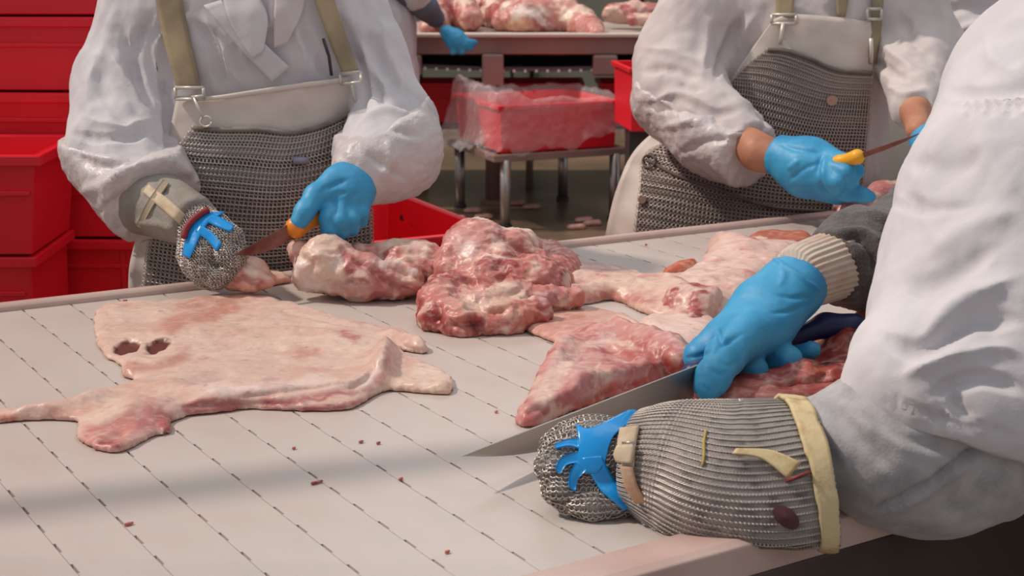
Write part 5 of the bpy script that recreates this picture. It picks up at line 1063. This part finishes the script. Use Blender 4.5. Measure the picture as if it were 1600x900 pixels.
cut_of_meat('pork_trimming', 'small orange brown trimming lying left of the pale peaked piece', [(1032, 436), (1036, 441), (1060, 434), (1086, 424), (1088, 416), (1060, 420), (1035, 430)], T=.016, ew=.012, h=.0036, base=ORANGE, noise=[((1, 1, 1), 40, .0012, 'n', 69)], strokes=[([(1075, 420), (1090, 418)], 5, PALE, .8)])
cut_of_meat('pork_trimming', 'flat orange brown trimming at the far belt edge just left of the knit cuff', [(1160, 392), (1190, 398), (1235, 394), (1270, 380), (1255, 372), (1210, 371), (1175, 376)], T=.018, ew=.014, h=.0042, base=(.52, .14, .07), noise=[((1, 1, 1), 30, .0014, 'n', 70)])
cut_of_meat('pork_chunk', 'knobbly pink and white chunk touching the blue glove on its left', [(1035, 500), (1060, 512), (1090, 520), (1110, 500), (1120, 470), (1090, 455), (1050, 458), (1036, 475)], T=.02, ew=.02, blobs=[[(1062, 470, 2.45, .022), (1095, 478, 2.42, .024)], [(1075, 462, 2.47, .018), (1110, 466, 2.45, .018)]], h=.0036,
    base=(.66, .42, .36), noise=[((1, 1, 1), 34, .003, 'r', 71)], mix=[(ROSE, 24, (1, 1, 1), .05, .35, 72), (RED, 30, (1, 1, 1), .4, .6, 73)], strokes=[([(1080, 492), (1100, 498)], 8, RED, .8), ([(1082, 466), (1095, 472)], 5, ROSE, .8)])
cut_of_meat('pork_flap', 'smooth pale flap under the wrist of the big blue glove', [(990, 520), (1020, 552), (1060, 560), (1110, 545), (1130, 520), (1110, 500), (1060, 505), (1010, 500)], T=.02, ew=.03, h=.0038, base=(.74, .53, .46), noise=[((1, 1, 1), 12, .0015, 'n', 74)], strokes=[([(1000, 520), (1030, 545)], 6, (.62, .36, .3), .6)])
# dark red meat under and behind the knife hand
cut_of_meat('pork_haunch', 'dark red meat beneath the navy knife handle at the belt right', [(1040, 628), (1080, 640), (1180, 640), (1300, 622), (1420, 600), (1460, 560), (1420, 520), (1300, 522), (1200, 540), (1130, 580), (1070, 600)], T=.024, ew=.03,
    blobs=[[(1330, 560, 2.12, .042), (1380, 530, 2.2, .045), (1450, 540, 2.2, .04)], [(1180, 605, 2.0, .014), (1250, 595, 2.02, .022), (1330, 600, 2.02, .020)], [(1100, 622, 1.95, .012), (1200, 625, 1.93, .013), (1300, 615, 1.95, .012)]],
    h=.0038, base=(.36, .055, .045), noise=[((1, 1, 1), 26, .003, 'r', 81), ((1, 1, 1), 60, .0012, 'r', 82)], creases=[([(1150, 612), (1220, 608), (1300, 605)], 5, -.006), ([(1260, 560), (1290, 580), (1270, 600)], 5, -.006)],
    mix=[((.50, .13, .1), 20, (1, 1, 1), .1, .5, 83), (DARK, 14, (1, 1, 1), .25, .7, 84), (PINK, 34, (1, 1, 1), .4, .7, 85)], strokes=[([(1050, 630), (1150, 634), (1260, 626)], 9, (.66, .38, .34), .75), ([(1160, 615), (1260, 612)], 6, (.5, .16, .13), .7), ([(1260, 555), (1290, 580)], 8, (.48, .1, .05), .7), ([(1180, 600), (1210, 598)], 5, (.66, .4, .34), .6)])
# meat by the right worker
cut_of_meat('pork_cut', 'pink cut at the far belt edge below the right worker glove', [(1300, 330), (1310, 342), (1370, 336), (1430, 318), (1440, 305), (1380, 306), (1330, 318)], T=.03, ew=.02, blobs=[[(1330, 330, 3.12, .022), (1380, 312, 3.2, .032), (1430, 300, 3.3, .03)]], h=.0045, base=(.50, .17, .16), noise=[((1, 1, 1), 26, .003, 'r', 86)], mix=[(CREAM, 20, (1, 1, 1), .2, .5, 87)], strokes=[([(1360, 326), (1400, 318)], 7, (.8, .6, .55), .8), ([(1370, 302), (1400, 296)], 8, (.36, .12, .12), .7)])
# pieces on the far table
FZ = TZ + .0
def far_meat(label, pts, base, mix, strokes=(), seed=0):
    z0 = TZ - .004; sh = [[(x, y, Y, r) for x, y, Y, r in L] for L in pts]
    cut_of_meat('pork_cut', label, None, blobs=sh, h=.012, base=base, z0=z0, noise=[((1, 1, 1), 14, .009, 'r', 90 + seed), ((1, 1, 1), 30, .004, 'r', 95 + seed)], mix=mix, strokes=strokes, k=.03)
MX = [(CREAM, 8, (1, 1, 1), -.05, .25, 5), (ROSE, 10, (1, 1, 1), .15, .4, 6)]
far_meat('pink meat on the far table just right of the distant glove', [[(672, 42, 8.8, .05), (690, 15, 9.1, .10), (720, 20, 9.1, .09), (735, 30, 8.9, .06)]], PINK, MX, [([(690, 0), (715, 20)], 9, RED, .8), ([(675, 30), (700, 35)], 8, PALE, .7)], 1)
far_meat('dark red meat on the far table behind the distant glove', [[(735, 10, 9.4, .10), (775, 22, 9.3, .09), (790, 30, 9.1, .06)]], ROSE, [(RED, 9, (1, 1, 1), -.1, .2, 7), (CREAM, 10, (1, 1, 1), .2, .4, 8)], (), 2)
far_meat('largest heap of pale pork with a white curved strip on the far table', [[(785, 34, 8.9, .05), (820, 30, 8.9, .09), (870, 26, 9.0, .11), (905, 36, 8.9, .08), (925, 46, 8.68, .05), (934, 56, 8.56, .035)], [(800, 18, 9.1, .06), (850, 12, 9.1, .07), (890, 18, 9.1, .06)]], PINK, MX, [([(800, 14), (835, 20), (860, 42)], 6, WHITE, .9), ([(785, 38), (830, 38)], 5, (.72, .4, .2), .7), ([(900, 40), (930, 52)], 9, ROSE, .7)], 3)
far_meat('long thin pork piece on the far table near the right worker shoulder', [[(955, 22, 9.1, .045), (990, 20, 9.1, .055), (1040, 22, 9.1, .05)], [(990, 30, 8.95, .03), (1040, 34, 8.9, .03)]], PALE, [(ROSE, 9, (1, 1, 1), .0, .3, 9)], (), 4)
# crumbs
CR_ = 'crumbs of pork scattered on the belt'
for i, (x, y, s) in enumerate([(196, 470, 5), (776, 643, 3), (565, 690, 5), (592, 692, 4), (205, 818, 6), (627, 748, 4), (500, 753, 9), (700, 862, 5), (1010, 382, 3), (520, 498, 4), (460, 700, 3), (1330, 345, 4)]):
    c = on(x, y, BZ + .002); r = s / scl(c[1]) ; sp = Shape(.004).cap(c - ud * r * (1.5 if i in (6, 4) else .6), c + ud * r * .5 + vd * r * .3, .0021, .0016).cut((0, 0, BZ + .0005), (0, 0, -1))
    V, F = surface(sp, .0011); o = mesh_obj('meat_crumb', V, F, meat_m, col=paint(V, (.5, .12, .1) if i % 3 else (.36, .05, .04), (), ()))
    w = ['by the far edge above the pale sheet', 'between the pale sheet and the knife tip', 'left of two crumbs below the pale sheet', 'right of two crumbs below the pale sheet', 'near the lower left corner', 'in the middle foreground', 'reddish smear like, below the pale sheet', 'near the bottom edge of the view', 'at the far edge beside the right worker apron', 'on top right of the pale sheet rim', 'under the middle of the pale sheet', 'under the right worker glove'][i]
    tag(o, 'tiny red meat crumb on the belt ' + w, 'crumb', CR_)
for i, (x, y) in enumerate([(655, 332), (713, 343), (738, 330), (755, 340), (806, 318), (830, 324), (815, 372), (912, 345), (925, 350), (900, 356), (790, 368)]):
    c = on(x, y, .008); V, F = surface(Shape(.02).cap(c - np.array([.03, 0, 0]), c + np.array([.03, .01, 0]), .018, .022).cut((0, 0, .001), (0, 0, -1)), .008)
    o = mesh_obj('meat_scrap', V, F, meat_m, col=paint(V, (.6, .3, .24), (), ()))
    tag(o, 'pale meat scrap dropped on the wet floor, ' + ('left of the trolley legs', 'just left of the front trolley leg', 'behind the front trolley leg', 'right of the front trolley leg', 'under the bagged crate, left one', 'under the bagged crate, right one', 'nearest the belt edge', 'left of the right trolley leg', 'at the right trolley leg', 'below the right trolley leg', 'between the trolley and the belt')[i], 'scrap', 'scraps of meat on the floor')
# added unseen rail that shades a band of the belt, hung from hangers above the frame
A_, B_ = on(-300, 830), on(1200, 660); 
off_ = np.array([-.64, .06, .75]); off_ = off_ * (1.35 / off_[2])
A_, B_ = A_ + off_ - (B_ - A_) * .1, B_ + off_ + (B_ - A_) * .1
dd_ = unit(B_ - A_); rz_ = math.atan2(dd_[1], dd_[0]); mid_ = (A_ + B_) / 2
blocker = empty('shade_blocker', tuple(mid_), 'grey added shade rail hung above the conveyor, out of view', 'blocker')
MB().box(tuple(mid_), (np.linalg.norm(B_ - A_), .055, .04), rz=rz_).build('shade_bar', steel_m, blocker, bevel=.004)
for s in (-.8, .8): q = mid_ + dd_ * s; MB().tube([q + np.array([0, 0, .02]), q + np.array([0, 0, 1.6])], .008, 8).build('hanger', steel_m, blocker)
